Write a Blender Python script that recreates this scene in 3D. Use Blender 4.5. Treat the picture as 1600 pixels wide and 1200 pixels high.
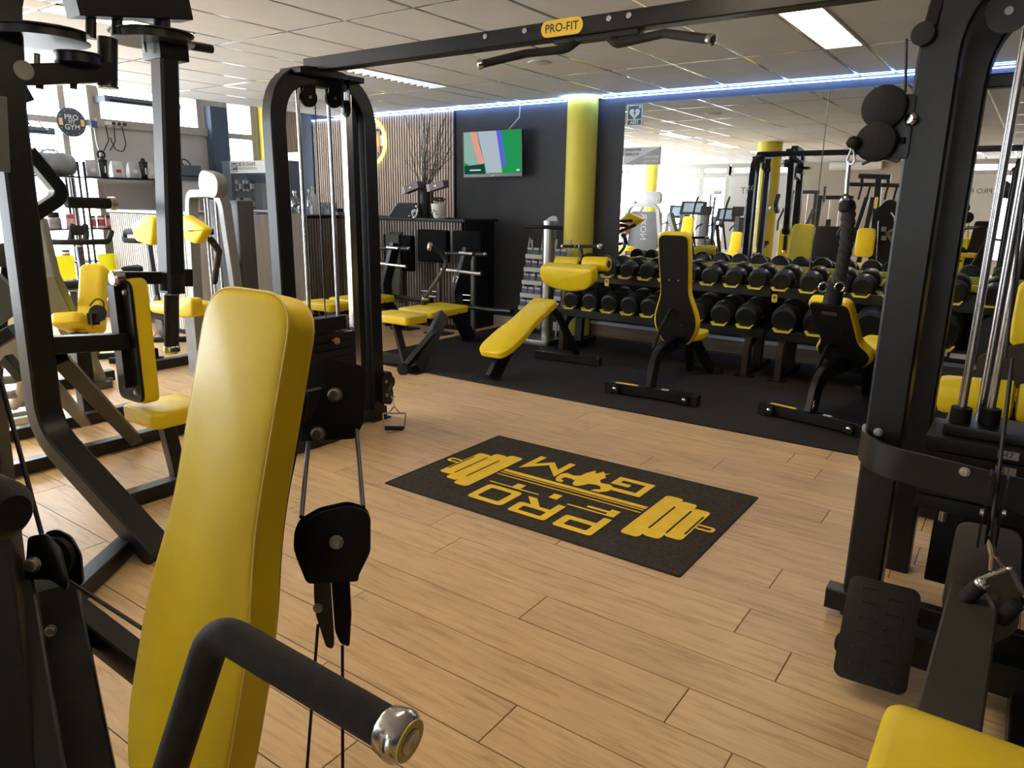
import bpy, bmesh, math, random
from mathutils import Vector as V, Matrix
random.seed(7)
sc = bpy.context.scene
for o in list(bpy.data.objects): bpy.data.objects.remove(o)
C = sc.collection
R = math.radians

# ------------------------------------------------------------------ camera
CAMZ = 1.55
FPX, TILT, ROLL, YAW = 1132.5, 0.245437, 0.014715, -0.614451
fw = V((math.sin(YAW)*math.cos(TILT), math.cos(YAW)*math.cos(TILT), -math.sin(TILT)))
_r = V((math.cos(YAW), -math.sin(YAW), 0)); _u = _r.cross(fw)
rt = _r*math.cos(ROLL) + _u*math.sin(ROLL)
up = _u*math.cos(ROLL) - _r*math.sin(ROLL)
EYE = V((0, 0, CAMZ))
cam = bpy.data.cameras.new('camera'); cam.sensor_width = 36.0; cam.lens = FPX/1600*36.0
cam.clip_start = 0.05; cam.clip_end = 200
co = bpy.data.objects.new('camera', cam); C.objects.link(co)
M4 = Matrix.Identity(4)
for i in range(3):
    M4[i][0] = rt[i]; M4[i][1] = up[i]; M4[i][2] = -fw[i]; M4[i][3] = EYE[i]
co.matrix_world = M4
sc.camera = co

# ------------------------------------------------------------------ world, exposure
w = bpy.data.worlds.new('daylight'); sc.world = w; w.use_nodes = True
bg = w.node_tree.nodes['Background']
bg.inputs[0].default_value = (0.86, 0.93, 1.0, 1); bg.inputs[1].default_value = 14.0
sc.view_settings.view_transform = 'Standard'; sc.view_settings.look = 'None'
sc.view_settings.gamma = 1.0; sc.view_settings.use_curve_mapping = False
sc.view_settings.exposure = 0.12
sc.cycles.max_bounces = 8; sc.cycles.diffuse_bounces = 4; sc.cycles.glossy_bounces = 5
sc.cycles.transparent_max_bounces = 8; sc.cycles.sample_clamp_indirect = 6.0
PANEL_E = 20.0      # the ceiling light panels
LED_E = 45.0         # the blue-white strip
LAMP = (1.0, 0.82, 0.54)
# photo-measured rays: the real position of something seen in the photograph, once its depth is known
def ray(px, py): return fw + rt*((px-800)/FPX) - up*((py-600)/FPX)
def aX(px, py, x): d = ray(px, py); return EYE + d*(x/d.x)
def aY(px, py, y): d = ray(px, py); return EYE + d*(y/d.y)
def aZ(px, py, z): d = ray(px, py); return EYE + d*((z-CAMZ)/d.z)
def aD(px, py, d): return EYE + ray(px, py)*d

# daylight portals are just sampling hints in the window openings
def portal(x, y, z, sx, sz, rz):
    l = bpy.data.lights.new('window_portal', 'AREA'); l.shape = 'RECTANGLE'; l.size = sx; l.size_y = sz
    l.cycles.is_portal = True
    o = bpy.data.objects.new('window_portal', l); C.objects.link(o)
    o.location = (x, y, z); o.rotation_euler = (R(90), 0, rz); return o

# ------------------------------------------------------------------ materials
def mat(name, col, rough=0.5, metal=0.0, var=0.0, scale=8.0, bump=0.0, spec=0.5, stretch=None, emit=None, coat=0.0, rvar=0.0):
    m = bpy.data.materials.new(name); m.use_nodes = True
    nt = m.node_tree; b = nt.nodes['Principled BSDF']
    b.inputs['Base Color'].default_value = (*col, 1); b.inputs['Roughness'].default_value = rough
    b.inputs['Metallic'].default_value = metal; b.inputs['Specular IOR Level'].default_value = spec
    if coat: b.inputs['Coat Weight'].default_value = coat; b.inputs['Coat Roughness'].default_value = 0.2
    if emit:
        b.inputs['Emission Color'].default_value = (*emit[0], 1); b.inputs['Emission Strength'].default_value = emit[1]
    tc = nt.nodes.new('ShaderNodeTexCoord'); mp = nt.nodes.new('ShaderNodeMapping')
    nt.links.new(tc.outputs['Object'], mp.inputs[0])
    if stretch: mp.inputs['Scale'].default_value = stretch
    n = nt.nodes.new('ShaderNodeTexNoise'); n.inputs['Scale'].default_value = scale; n.inputs['Detail'].default_value = 5
    nt.links.new(mp.outputs[0], n.inputs['Vector'])
    if var:
        r = nt.nodes.new('ShaderNodeMapRange'); r.inputs[1].default_value = .3; r.inputs[2].default_value = .7
        r.inputs[3].default_value = 1-var; r.inputs[4].default_value = 1+var
        nt.links.new(n.outputs[0], r.inputs[0])
        mx = nt.nodes.new('ShaderNodeMix'); mx.data_type = 'RGBA'; mx.blend_type = 'MULTIPLY'; mx.inputs[0].default_value = 1
        mx.inputs[6].default_value = (*col, 1); nt.links.new(r.outputs[0], mx.inputs[7])
        nt.links.new(mx.outputs[2], b.inputs['Base Color'])
    if rvar:
        r2 = nt.nodes.new('ShaderNodeMapRange'); r2.inputs[3].default_value = max(0, rough-rvar); r2.inputs[4].default_value = rough+rvar
        nt.links.new(n.outputs[0], r2.inputs[0]); nt.links.new(r2.outputs[0], b.inputs['Roughness'])
    if bump:
        bp = nt.nodes.new('ShaderNodeBump'); bp.inputs['Strength'].default_value = bump; bp.inputs['Distance'].default_value = 0.004
        n2 = nt.nodes.new('ShaderNodeTexNoise'); n2.inputs['Scale'].default_value = scale*8
        nt.links.new(mp.outputs[0], n2.inputs['Vector'])
        nt.links.new(n2.outputs[0], bp.inputs['Height']); nt.links.new(bp.outputs[0], b.inputs['Normal'])
    return m

def wood_mat(name, a, b_, c):
    m = bpy.data.materials.new(name); m.use_nodes = True; nt = m.node_tree; b = nt.nodes['Principled BSDF']
    b.inputs['Roughness'].default_value = .42; b.inputs['Specular IOR Level'].default_value = .4
    tc = nt.nodes.new('ShaderNodeTexCoord'); oi = nt.nodes.new('ShaderNodeObjectInfo')
    ad = nt.nodes.new('ShaderNodeVectorMath'); ad.operation = 'ADD'
    sc_ = nt.nodes.new('ShaderNodeMath'); sc_.operation = 'MULTIPLY'; sc_.inputs[1].default_value = 37.0
    nt.links.new(oi.outputs['Random'], sc_.inputs[0]); nt.links.new(tc.outputs['Object'], ad.inputs[0]); nt.links.new(sc_.outputs[0], ad.inputs[1])
    mp = nt.nodes.new('ShaderNodeMapping'); mp.inputs['Scale'].default_value = (1.6, 16, 1); nt.links.new(ad.outputs[0], mp.inputs[0])
    n = nt.nodes.new('ShaderNodeTexNoise'); n.inputs['Scale'].default_value = 2.2; n.inputs['Detail'].default_value = 8; n.inputs['Roughness'].default_value = .65; n.inputs['Distortion'].default_value = .6
    nt.links.new(mp.outputs[0], n.inputs['Vector'])
    cr = nt.nodes.new('ShaderNodeValToRGB'); cr.color_ramp.elements[0].position = .3; cr.color_ramp.elements[1].position = .7
    cr.color_ramp.elements[0].color = (*a, 1); cr.color_ramp.elements[1].color = (*c, 1)
    e = cr.color_ramp.elements.new(.48); e.color = (*b_, 1)
    nt.links.new(n.outputs[0], cr.inputs[0])
    n3 = nt.nodes.new('ShaderNodeTexNoise'); n3.inputs['Scale'].default_value = 2.6; nt.links.new(ad.outputs[0], n3.inputs['Vector'])
    r3 = nt.nodes.new('ShaderNodeMapRange'); r3.inputs[3].default_value = .86; r3.inputs[4].default_value = 1.12
    nt.links.new(n3.outputs[0], r3.inputs[0])
    mul = nt.nodes.new('ShaderNodeMapRange'); mul.inputs[3].default_value = .93; mul.inputs[4].default_value = 1.06
    nt.links.new(oi.outputs['Random'], mul.inputs[0])
    m2 = nt.nodes.new('ShaderNodeMath'); m2.operation = 'MULTIPLY'; nt.links.new(r3.outputs[0], m2.inputs[0]); nt.links.new(mul.outputs[0], m2.inputs[1])
    mx = nt.nodes.new('ShaderNodeMix'); mx.data_type = 'RGBA'; mx.blend_type = 'MULTIPLY'; mx.inputs[0].default_value = 1
    nt.links.new(cr.outputs[0], mx.inputs[6]); nt.links.new(m2.outputs[0], mx.inputs[7]); nt.links.new(mx.outputs[2], b.inputs['Base Color'])
    bp = nt.nodes.new('ShaderNodeBump'); bp.inputs['Strength'].default_value = .12; bp.inputs['Distance'].default_value = .002
    nt.links.new(n.outputs[0], bp.inputs['Height']); nt.links.new(bp.outputs[0], b.inputs['Normal'])
    return m

def emis(name, col, s):
    m = bpy.data.materials.new(name); m.use_nodes = True; nt = m.node_tree; nt.nodes.clear()
    e = nt.nodes.new('ShaderNodeEmission'); e.inputs[0].default_value = (*col, 1); e.inputs[1].default_value = s
    o = nt.nodes.new('ShaderNodeOutputMaterial'); nt.links.new(e.outputs[0], o.inputs[0]); return m

def glass_mat(name, col=(1, 1, 1), mixf=.08, rough=.02):
    m = bpy.data.materials.new(name); m.use_nodes = True; nt = m.node_tree; nt.nodes.clear()
    t = nt.nodes.new('ShaderNodeBsdfTransparent'); t.inputs[0].default_value = (*col, 1)
    g = nt.nodes.new('ShaderNodeBsdfGlossy'); g.inputs['Roughness'].default_value = rough
    mx = nt.nodes.new('ShaderNodeMixShader'); mx.inputs[0].default_value = mixf
    o = nt.nodes.new('ShaderNodeOutputMaterial')
    nt.links.new(t.outputs[0], mx.inputs[1]); nt.links.new(g.outputs[0], mx.inputs[2]); nt.links.new(mx.outputs[0], o.inputs[0]); return m

BLK = mat('black_powder_coat', (.008, .0078, .008), .36, 0, .25, 30, .04, .36)
DRK = mat('dark_plate', (.008, .0075, .0075), .5, 0, .2, 20, .05, .25)
FOAM = mat('black_foam_grip', (.016, .015, .014), .75, 0, .3, 60, .25, .3)
RUB = mat('black_rubber', (.008, .0076, .0076), .6, 0, .3, 25, .1, .2)
DUMB = mat('black_urethane', (.007, .0068, .0068), .36, 0, .25, 18, .05, .36)
YEL = mat('yellow_vinyl', (.80, .59, .010), .42, 0, .07, 5, .08, .45)
YEL2 = mat('yellow_vinyl_seam', (.78, .58, .10), .45, 0, .05, 5)
YPAINT = mat('yellow_wall_paint', (.72, .60, .06), .6, 0, .05, 3, .05)
YLOGO = mat('yellow_print', (.96, .64, .03), .7, 0, .06, 14)
YSIGN = mat('yellow_sign', (.86, .56, .04), .4)
CHROME = mat('chrome', (.58, .57, .56), .20, 1.0, .05, 20)
STEEL = mat('brushed_steel', (.55, .55, .55), .32, 1.0, .1, 40, .03, stretch=(1, 1, .1))
BOLT = mat('zinc_bolt', (.42, .40, .37), .4, 1.0, .15, 40)
CABLE = mat('black_cable', (.012, .012, .012), .5)
GREYM = mat('silver_grey_powder_coat', (.25, .25, .25), .45, .3, .08, 12)
GREYD = mat('mid_grey_shroud', (.065, .07, .075), .5, .1, .08, 8)
CREAM = mat('white_paint', (.62, .60, .57), .6, 0, .04, 6)
FRAMEW = mat('window_frame_paint', (.40, .36, .31), .5, 0, .04, 6)
WALLD = mat('charcoal_wall_paint', (.040, .041, .044), .8, 0, .12, 3, .1)
WALLL = mat('pale_wall_paint', (.50, .48, .45), .8, 0, .05, 3, .05)
WALLB = mat('beige_wall_paint', (.34, .285, .225), .8, 0, .05, 3, .05)
TILE = mat('mineral_ceiling_tile', (.76, .755, .745), .9, 0, .04, 3, .25)
TBAR = mat('ceiling_grid_metal', (.74, .73, .71), .14, .7, .03, 6)
NAVY = mat('navy_paint', (.06, .085, .13), .6, 0, .05, 5)
SLATW = mat('oak_slat', (.56, .43, .34), .55, 0, .18, 3, .05, stretch=(6, 6, .6))
SLAT_SHADE = mat('shaded_oak_slat', (.22, .19, .17), .55, 0, .2, 3, .05, stretch=(6, 6, .6))  # counter oak with the shade of its right part put into the colour
SLAT_LIT = mat('window_lit_slat', (.66, .62, .57), .55, 0, .1, 3, .05, stretch=(6, 6, .6))  # counter slats with the window light painted into the colour
FELT = mat('black_felt', (.014, .013, .013), .95)
FLOORW = wood_mat('oak_laminate', (.47, .30, .15), (.66, .448, .238), (.75, .53, .29))
JOINT = mat('plank_joint', (.10, .055, .025), .8)
MATR = mat('rubber_floor', (.017, .0135, .012), .85, 0, .25, 60, .3, .35)
RUGM = mat('dark_grey_rug', (.050, .044, .036), .95, 0, .3, 45, .6, .2)
RUGE = mat('rug_edge', (.016, .013, .012), .9)
MIRR = mat('mirror', (.86, .88, .88), .0, 1.0)
MIRE = mat('mirror_edge', (.55, .62, .60), .2, .3)
SKIRT = mat('oak_skirting', (.24, .175, .12), .6, 0, .2, 4, .05, stretch=(.5, 6, 6))
ALU = mat('pale_aluminium', (.62, .66, .74), .4, .4)
GLASS = glass_mat('window_glass')
CLEAR = glass_mat('clear_vase_glass', (.93, .95, .96), .22, .05)
WHITE = mat('white_plastic', (.74, .73, .71), .45, 0, .03, 8)
PAPER = mat('paper', (.70, .71, .73), .7)
PRINTK = mat('black_print', (.02, .02, .02), .6)
PRINTW = mat('white_print', (.82, .82, .80), .6)
LAMPM = emis('lit_diffuser', LAMP, PANEL_E)
LEDM = emis('led_strip', (.22, .40, 1.0), LED_E)
NEON = emis('yellow_neon', (1.0, .95, .22), 3.2)

# ------------------------------------------------------------------ geometry
def prof_rect(w, h, c=0.0):
    w, h = w/2, h/2
    if not c: return [(-w, -h), (w, -h), (w, h), (-w, h)]
    return [(-w+c, -h), (w-c, -h), (w, -h+c), (w, h-c), (w-c, h), (-w+c, h), (-w, h-c), (-w, -h+c)]
def rrect(w, h, r, n=5):
    pts = []
    for cx, cy, a0 in ((w/2-r, h/2-r, 0), (-w/2+r, h/2-r, 90), (-w/2+r, -h/2+r, 180), (w/2-r, -h/2+r, 270)):
        for i in range(n+1):
            a = R(a0+90*i/n); pts.append((cx+r*math.cos(a), cy+r*math.sin(a)))
    return pts
def smooth_poly(pts, r, n=5):
    """round the corners of a closed 2D outline"""
    out = []; N = len(pts)
    for i in range(N):
        p = V(pts[i]).to_2d(); a = V(pts[i-1]).to_2d(); b = V(pts[(i+1) % N]).to_2d()
        da = (a-p); db = (b-p); rr = min(r, da.length*.48, db.length*.48)
        s = p+da.normalized()*rr; e = p+db.normalized()*rr
        for k in range(n+1):
            t = k/n; q = s*(1-t)**2 + p*2*t*(1-t) + e*t*t; out.append((q.x, q.y))
    return out
def fillet(pts, r, n=6):
    pts = [V(p) for p in pts]; out = [pts[0]]
    for i in range(1, len(pts)-1):
        p, a, b = pts[i], pts[i-1], pts[i+1]
        rr = r[i-1] if isinstance(r, (list, tuple)) else r
        da, db = a-p, b-p; ang = da.angle(db)
        if rr <= 0 or ang > 3.1: out.append(p); continue
        L = min(rr/math.tan(ang/2), da.length*.49, db.length*.49)
        s = p+da.normalized()*L; e = p+db.normalized()*L
        for k in range(n+1):
            t = k/n; out.append(s*(1-t)**2 + p*2*t*(1-t) + e*t*t)
    out.append(pts[-1]); return out
def basis(d, ref=None):
    d = d.normalized(); ref = V(ref) if ref is not None else (V((0, 0, 1)) if abs(d.z) < .95 else V((0, 1, 0)))
    x = ref.cross(d)
    if x.length < 1e-5: x = V((1, 0, 0)).cross(d)
    if x.length < 1e-5: x = V((0, 1, 0)).cross(d)
    x.normalize(); return x, d.cross(x)

class G:
    def __init__(s): s.v = []; s.f = []
    def add(s, vs, fs):
        n = len(s.v); s.v += [V(p) for p in vs]; s.f += [tuple(i+n for i in f) for f in fs]; return s
    def box(s, c, d, rot=None, ax=None):
        c = V(c); hx, hy, hz = d[0]/2, d[1]/2, d[2]/2
        if ax: X, Y, Z = [V(a) for a in ax]
        else:
            m = Matrix.Identity(3) if rot is None else Matrix.Rotation(rot[0], 3, 'X') if False else (Matrix.Rotation(rot[2], 3, 'Z') @ Matrix.Rotation(rot[1], 3, 'Y') @ Matrix.Rotation(rot[0], 3, 'X'))
            X, Y, Z = m.col[0], m.col[1], m.col[2]
        vs = [c+X*(hx*a)+Y*(hy*b)+Z*(hz*e) for e in (-1, 1) for a, b in ((-1, -1), (1, -1), (1, 1), (-1, 1))]
        return s.add(vs, [(3, 2, 1, 0), (4, 5, 6, 7), (0, 1, 5, 4), (1, 2, 6, 5), (2, 3, 7, 6), (3, 0, 4, 7)])
    def bb(s, a, b): return s.box([(a[i]+b[i])/2 for i in range(3)], [abs(b[i]-a[i]) for i in range(3)])
    def sweep(s, pts, prof, ref=None, cap=True, scale=None):
        pts = [V(p) for p in pts]; n = len(prof); vs = []; fs = []
        d0 = (pts[1]-pts[0]); x, y = basis(d0, ref)
        prev = d0.normalized()
        for i, p in enumerate(pts):
            if i == 0: t = prev
            elif i == len(pts)-1: t = (pts[i]-pts[i-1]).normalized()
            else:
                t = ((pts[i]-pts[i-1]).normalized()+(pts[i+1]-pts[i]).normalized())
                t = t.normalized() if t.length > 1e-6 else prev
            q = prev.rotation_difference(t); x = q @ x; y = q @ y; prev = t
            k = 1.0
            if 0 < i < len(pts)-1:
                a = (pts[i]-pts[i-1]).angle(pts[i+1]-pts[i], 0); k = 1/max(.5, math.cos(a/2))
            f = scale[i] if scale else 1.0
            bis = None
            if k > 1.001:
                bis = ((pts[i+1]-pts[i]).normalized()-(pts[i]-pts[i-1]).normalized()).normalized()
            for (a, b) in prof:
                o = x*a*f + y*b*f
                if bis is not None: o += bis*(o.dot(bis)*(k-1))
                vs.append(p+o)
        for i in range(len(pts)-1):
            for j in range(n):
                a, b = i*n+j, i*n+(j+1) % n; fs.append((a, b, b+n, a+n))
        if cap: fs.append(tuple(range(n-1, -1, -1))); fs.append(tuple((len(pts)-1)*n+j for j in range(n)))
        return s.add(vs, fs)
    def beam(s, a, b, w, h, ref=None, c=.005): return s.sweep([a, b], prof_rect(w, h, c), ref)
    def path(s, pts, w, h, r=.1, ref=None, n=7, c=.006): return s.sweep(fillet(pts, r, n), prof_rect(w, h, c), ref)
    def tube(s, pts, r, fil=.05, seg=12, n=6):
        pr = [(r*math.cos(2*math.pi*i/seg), r*math.sin(2*math.pi*i/seg)) for i in range(seg)]
        return s.sweep(fillet(pts, fil, n), pr)
    def cyl(s, a, b, r, r2=None, seg=20):
        pr = [(math.cos(2*math.pi*i/seg), math.sin(2*math.pi*i/seg)) for i in range(seg)]
        return s.sweep([a, b], pr, scale=[r, r if r2 is None else r2])
    def lathe(s, a, d, prof, seg=24):
        """prof: list of (radius, distance along d)"""
        a = V(a); d = V(d).normalized(); x, y = basis(d); vs = []; fs = []; n = seg
        for (r, t) in prof:
            for i in range(n):
                an = 2*math.pi*i/n; vs.append(a+d*t+(x*math.cos(an)+y*math.sin(an))*max(r, 1e-4))
        for i in range(len(prof)-1):
            for j in range(n):
                p, q = i*n+j, i*n+(j+1) % n; fs.append((p, q, q+n, p+n))
        fs.append(tuple(range(n-1, -1, -1))); fs.append(tuple((len(prof)-1)*n+j for j in range(n)))
        return s.add(vs, fs)
    def sphere(s, c, r, seg=14, sz=1.0):
        pr = [(r*math.sin(math.pi*i/9), -r*sz*math.cos(math.pi*i/9)) for i in range(10)]
        return s.lathe(c, (0, 0, 1), pr, seg)
    def ring(s, c, n, R_, r, seg=24, a0=0, a1=360, m=8):
        x, y = basis(V(n)); c = V(c); k = max(3, int(seg*(a1-a0)/360))
        pts = [c+(x*math.cos(R(a0+(a1-a0)*i/k))+y*math.sin(R(a0+(a1-a0)*i/k)))*R_ for i in range(k+1)]
        return s.sweep(pts, [(r*math.cos(2*math.pi*i/m), r*math.sin(2*math.pi*i/m)) for i in range(m)])
    def plate(s, out, o, u, v, t):
        """2D outline extruded by t along u x v, starting at the plane of o"""
        o, u, v = V(o), V(u), V(v); nn = u.cross(v).normalized(); n = len(out)
        vs = [o+u*a+v*b for a, b in out] + [o+u*a+v*b+nn*t for a, b in out]
        fs = [tuple(range(n-1, -1, -1)), tuple(range(n, 2*n))] + [(i, (i+1) % n, (i+1) % n+n, i+n) for i in range(n)]
        return s.add(vs, fs)
    def pad(s, out, o, u, v, t, rnd=.02, dome=0.004, steps=3, back=True):
        """upholstered pad: outline (ccw) extruded along u x v with rounded rims"""
        o, u, v = V(o), V(u), V(v); nn = u.cross(v).normalized(); N = len(out)
        P = [V((a, b)) for a, b in out]
        def inset(d):
            res = []
            for i in range(N):
                e1 = P[i]-P[i-1]; e2 = P[(i+1) % N]-P[i]
                if e1.length < 1e-9: e1 = e2
                if e2.length < 1e-9: e2 = e1
                n1 = V((-e1.y, e1.x)).normalized(); n2 = V((-e2.y, e2.x)).normalized(); m = n1+n2
                m = m.normalized() if m.length > 1e-6 else n1
                res.append(P[i]+m*(d/max(.5, m.dot(n1))))
            return res
        rings = []
        br = rnd if back else .004
        for k in range(steps+1):
            a = math.pi/2*k/steps; rings.append((br*(1-math.sin(a)), br*(1-math.cos(a))))
        for k in range(steps+1):
            a = math.pi/2*k/steps; rings.append((rnd*(1-math.cos(a)), t-rnd*(1-math.sin(a))))
        rings.append((rnd*1.35, t+dome*.6))
        vs = []; fs = []
        for d, h in rings:
            for q in inset(d): vs.append(o+u*q.x+v*q.y+nn*h)
        for i in range(len(rings)-1):
            for j in range(N):
                a, b = i*N+j, i*N+(j+1) % N; fs.append((a, b, b+N, a+N))
        fs.append(tuple(range(N-1, -1, -1))); fs.append(tuple((len(rings)-1)*N+j for j in range(N)))
        return s.add(vs, fs)

def make_mesh(name, g, m, origin, smooth=38, bevel=0):
    o = V(origin); me = bpy.data.meshes.new(name)
    me.from_pydata([tuple(p-o) for p in g.v], [], g.f)
    bm = bmesh.new(); bm.from_mesh(me)
    bmesh.ops.recalc_face_normals(bm, faces=bm.faces)
    if bevel:
        ed = [e for e in bm.edges if len(e.link_faces) == 2 and e.calc_face_angle(0) > R(50)]
        bmesh.ops.bevel(bm, geom=ed, offset=bevel, segments=2, affect='EDGES', profile=.7, clamp_overlap=True)
    bm.to_mesh(me); bm.free()
    me.materials.append(m)
    if smooth:
        me.polygons.foreach_set('use_smooth', [True]*len(me.polygons)); me.set_sharp_from_angle(angle=R(smooth))
    return me

class T:
    """one thing: an Empty at its base, parts as children (meshes given in world coordinates)"""
    def __init__(s, name, label, cat, loc, group=None, structure=False):
        s.o = bpy.data.objects.new(name, None); C.objects.link(s.o); s.o.location = loc; s.loc = V(loc)
        s.o.empty_display_size = .1
        if structure: s.o['kind'] = 'structure'
        else: s.o['label'] = label; s.o['category'] = cat
        if group: s.o['group'] = group
    def p(s, name, g, m, parent=None, smooth=38, bevel=0, label=None, kind=None):
        ob = bpy.data.objects.new(name, make_mesh(name, g, m, s.loc, smooth, bevel)); C.objects.link(ob)
        ob.parent = parent or s.o
        if label: ob['label'] = label
        if kind: ob['kind'] = kind
        return ob
    def text(s, name, txt, o, u, v, size, m, parent=None, ext=.0006, align='CENTER', bold=0.0, sx=1.0):
        return s.p(name, text_g(txt, o, u, v, size, ext, align, bold, sx), m, parent, smooth=0)

def single(name, g, m, label, cat, loc, group=None, smooth=38, bevel=0):
    ob = bpy.data.objects.new(name, make_mesh(name, g, m, loc, smooth, bevel)); C.objects.link(ob); ob.location = loc
    ob['label'] = label; ob['category'] = cat
    if group: ob['group'] = group
    return ob
def struct(name, g, m, loc=(0, 0, 0), parent=None, smooth=38, bevel=0):
    ob = bpy.data.objects.new(name, make_mesh(name, g, m, loc, smooth, bevel)); C.objects.link(ob); ob.location = loc
    if parent: ob.parent = parent; ob.location = (0, 0, 0)
    else: ob['kind'] = 'structure'
    return ob
_tc = {}
def text_g(txt, o, u, v, size, ext=.0006, align='CENTER', bold=0.0, sx=1.0):
    key = (txt, align, bold)
    if key not in _tc:
        c = bpy.data.curves.new('lettering', 'FONT'); c.body = txt; c.align_x = align; c.align_y = 'CENTER'; c.size = 1; c.offset = bold
        c.resolution_u = 3
        ob = bpy.data.objects.new('lettering', c); C.objects.link(ob)
        bpy.context.view_layer.update(); dg = bpy.context.evaluated_depsgraph_get()
        me = bpy.data.meshes.new_from_object(ob.evaluated_get(dg))
        _tc[key] = ([V(x.co) for x in me.vertices], [tuple(p.vertices) for p in me.polygons])
        bpy.data.objects.remove(ob); bpy.data.meshes.remove(me); bpy.data.curves.remove(c)
    vs, fs = _tc[key]; o, u, v = V(o), V(u).normalized(), V(v).normalized(); n = u.cross(v)
    return G().add([o+u*(p.x*size*sx)+v*(p.y*size)+n*ext for p in vs], fs)
def copy_thing(root, loc, label=None, rz=None):
    c = root.copy(); C.objects.link(c); c.location = loc
    if label: c['label'] = label
    if rz is not None: c.rotation_euler = (0, 0, rz)
    def rec(a, b):
        for ch in a.children:
            k = ch.copy(); C.objects.link(k); k.parent = b; rec(ch, k)
    rec(root, c); return c
X1, Y1, Z1 = V((1, 0, 0)), V((0, 1, 0)), V((0, 0, 1))
def bolt(t, c, n, r=.014, parent=None, label=None):
    n = V(n).normalized(); g = G().lathe(V(c), n, [(r*1.35, 0), (r*1.35, r*.25), (r, r*.25), (r, r*.9), (r*.8, r*1.0)], 6 if r > .02 else 10)
    return t.p('bolt', g, BOLT, parent, smooth=20)
def bench_outline(L, wt, wb, wend):
    """backrest seen from the front, y from 0 (bottom) to L (top): narrow top, flared lower part"""
    pts = [(-wend/2, 0), (wend/2, 0), (wb/2, L*.16), (wb/2, L*.30), (wt/2, L*.52), (wt/2, L), (-wt/2, L), (-wt/2, L*.52), (-wb/2, L*.30), (-wb/2, L*.16)]
    return smooth_poly(pts, .07, 5)
# ------------------------------------------------------------------ room shell
D = 7.6725           # mirror wall
WX = -9.9            # window wall on the left
SY = -6.0            # window wall behind the camera
EX = 3.2
CH = 2.72
floor = struct('floor', G().bb((WX-.1, SY-.1, -.12), (EX+.1, D+.15, -.004)), JOINT)
def plank_g(L, W=.1995):
    h = .004; c = .0016; x, y = L/2-.0016, W/2
    vs = [(-x, -y, -h), (x, -y, -h), (x, y, -h), (-x, y, -h), (-x, -y, -c), (x, -y, -c), (x, y, -c), (-x, y, -c),
          (-x+c, -y+c, 0), (x-c, -y+c, 0), (x-c, y-c, 0), (-x+c, y-c, 0)]
    fs = [(0, 1, 5, 4), (1, 2, 6, 5), (2, 3, 7, 6), (3, 0, 4, 7), (4, 5, 9, 8), (5, 6, 10, 9), (6, 7, 11, 10), (7, 4, 8, 11), (8, 9, 10, 11)]
    return G().add(vs, fs)
PL = 1.525; RW = .2035
jx = {3: -.70, 2: -.49, 1: -1.40, 0: -.71, -1: -2.02, -2: -1.12, 10: -1.77, 11: -1.39, 12: -.85, 13: -1.06, 9: -.67, 5: -.69, 4: -1.62, 6: -1.35, 7: -.30, 8: -1.75, -3: -.25}
pm = {}; field = G()
for k in range(-38, 29):
    y = 1.847+RW*(k+.5); off = jx.get(k, random.uniform(-1.5, 0)); i0 = math.floor((WX-off)/PL)
    for i in range(i0, i0+10):
        a = max(WX, off+i*PL); b = min(EX-.02, off+(i+1)*PL)
        if b-a < .1: continue
        if y > 4.86: b = min(b, -5.38)
        if b-a < .1: continue
        if k < -8 or a > 1.4:
            field.add([V(p)+V(((a+b)/2, y, 0)) for p in plank_g(b-a).v], plank_g(b-a).f); continue
        L = round(b-a, 3)
        if L not in pm: pm[L] = make_mesh('plank', plank_g(L), FLOORW, (0, 0, 0), smooth=0)
        o = bpy.data.objects.new('plank', pm[L]); C.objects.link(o); o.parent = floor; o.location = ((a+b)/2, y, 0)
pf = struct('plank_field', field, FLOORW, parent=floor, smooth=0); pf['kind'] = 'stuff'

# rubber training mat
matg = G().plate([(-5.42, 4.9), (2.9, 4.9), (2.9, 7.5), (-5.42, 7.5)], (0, 0, 0), X1, Y1, .009)
single('rubber_mat', matg, MATR, 'black rubber gym flooring laid under the benches and dumbbell rack', 'mat', (-1.3, 6.2, .0003), bevel=.002)

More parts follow.
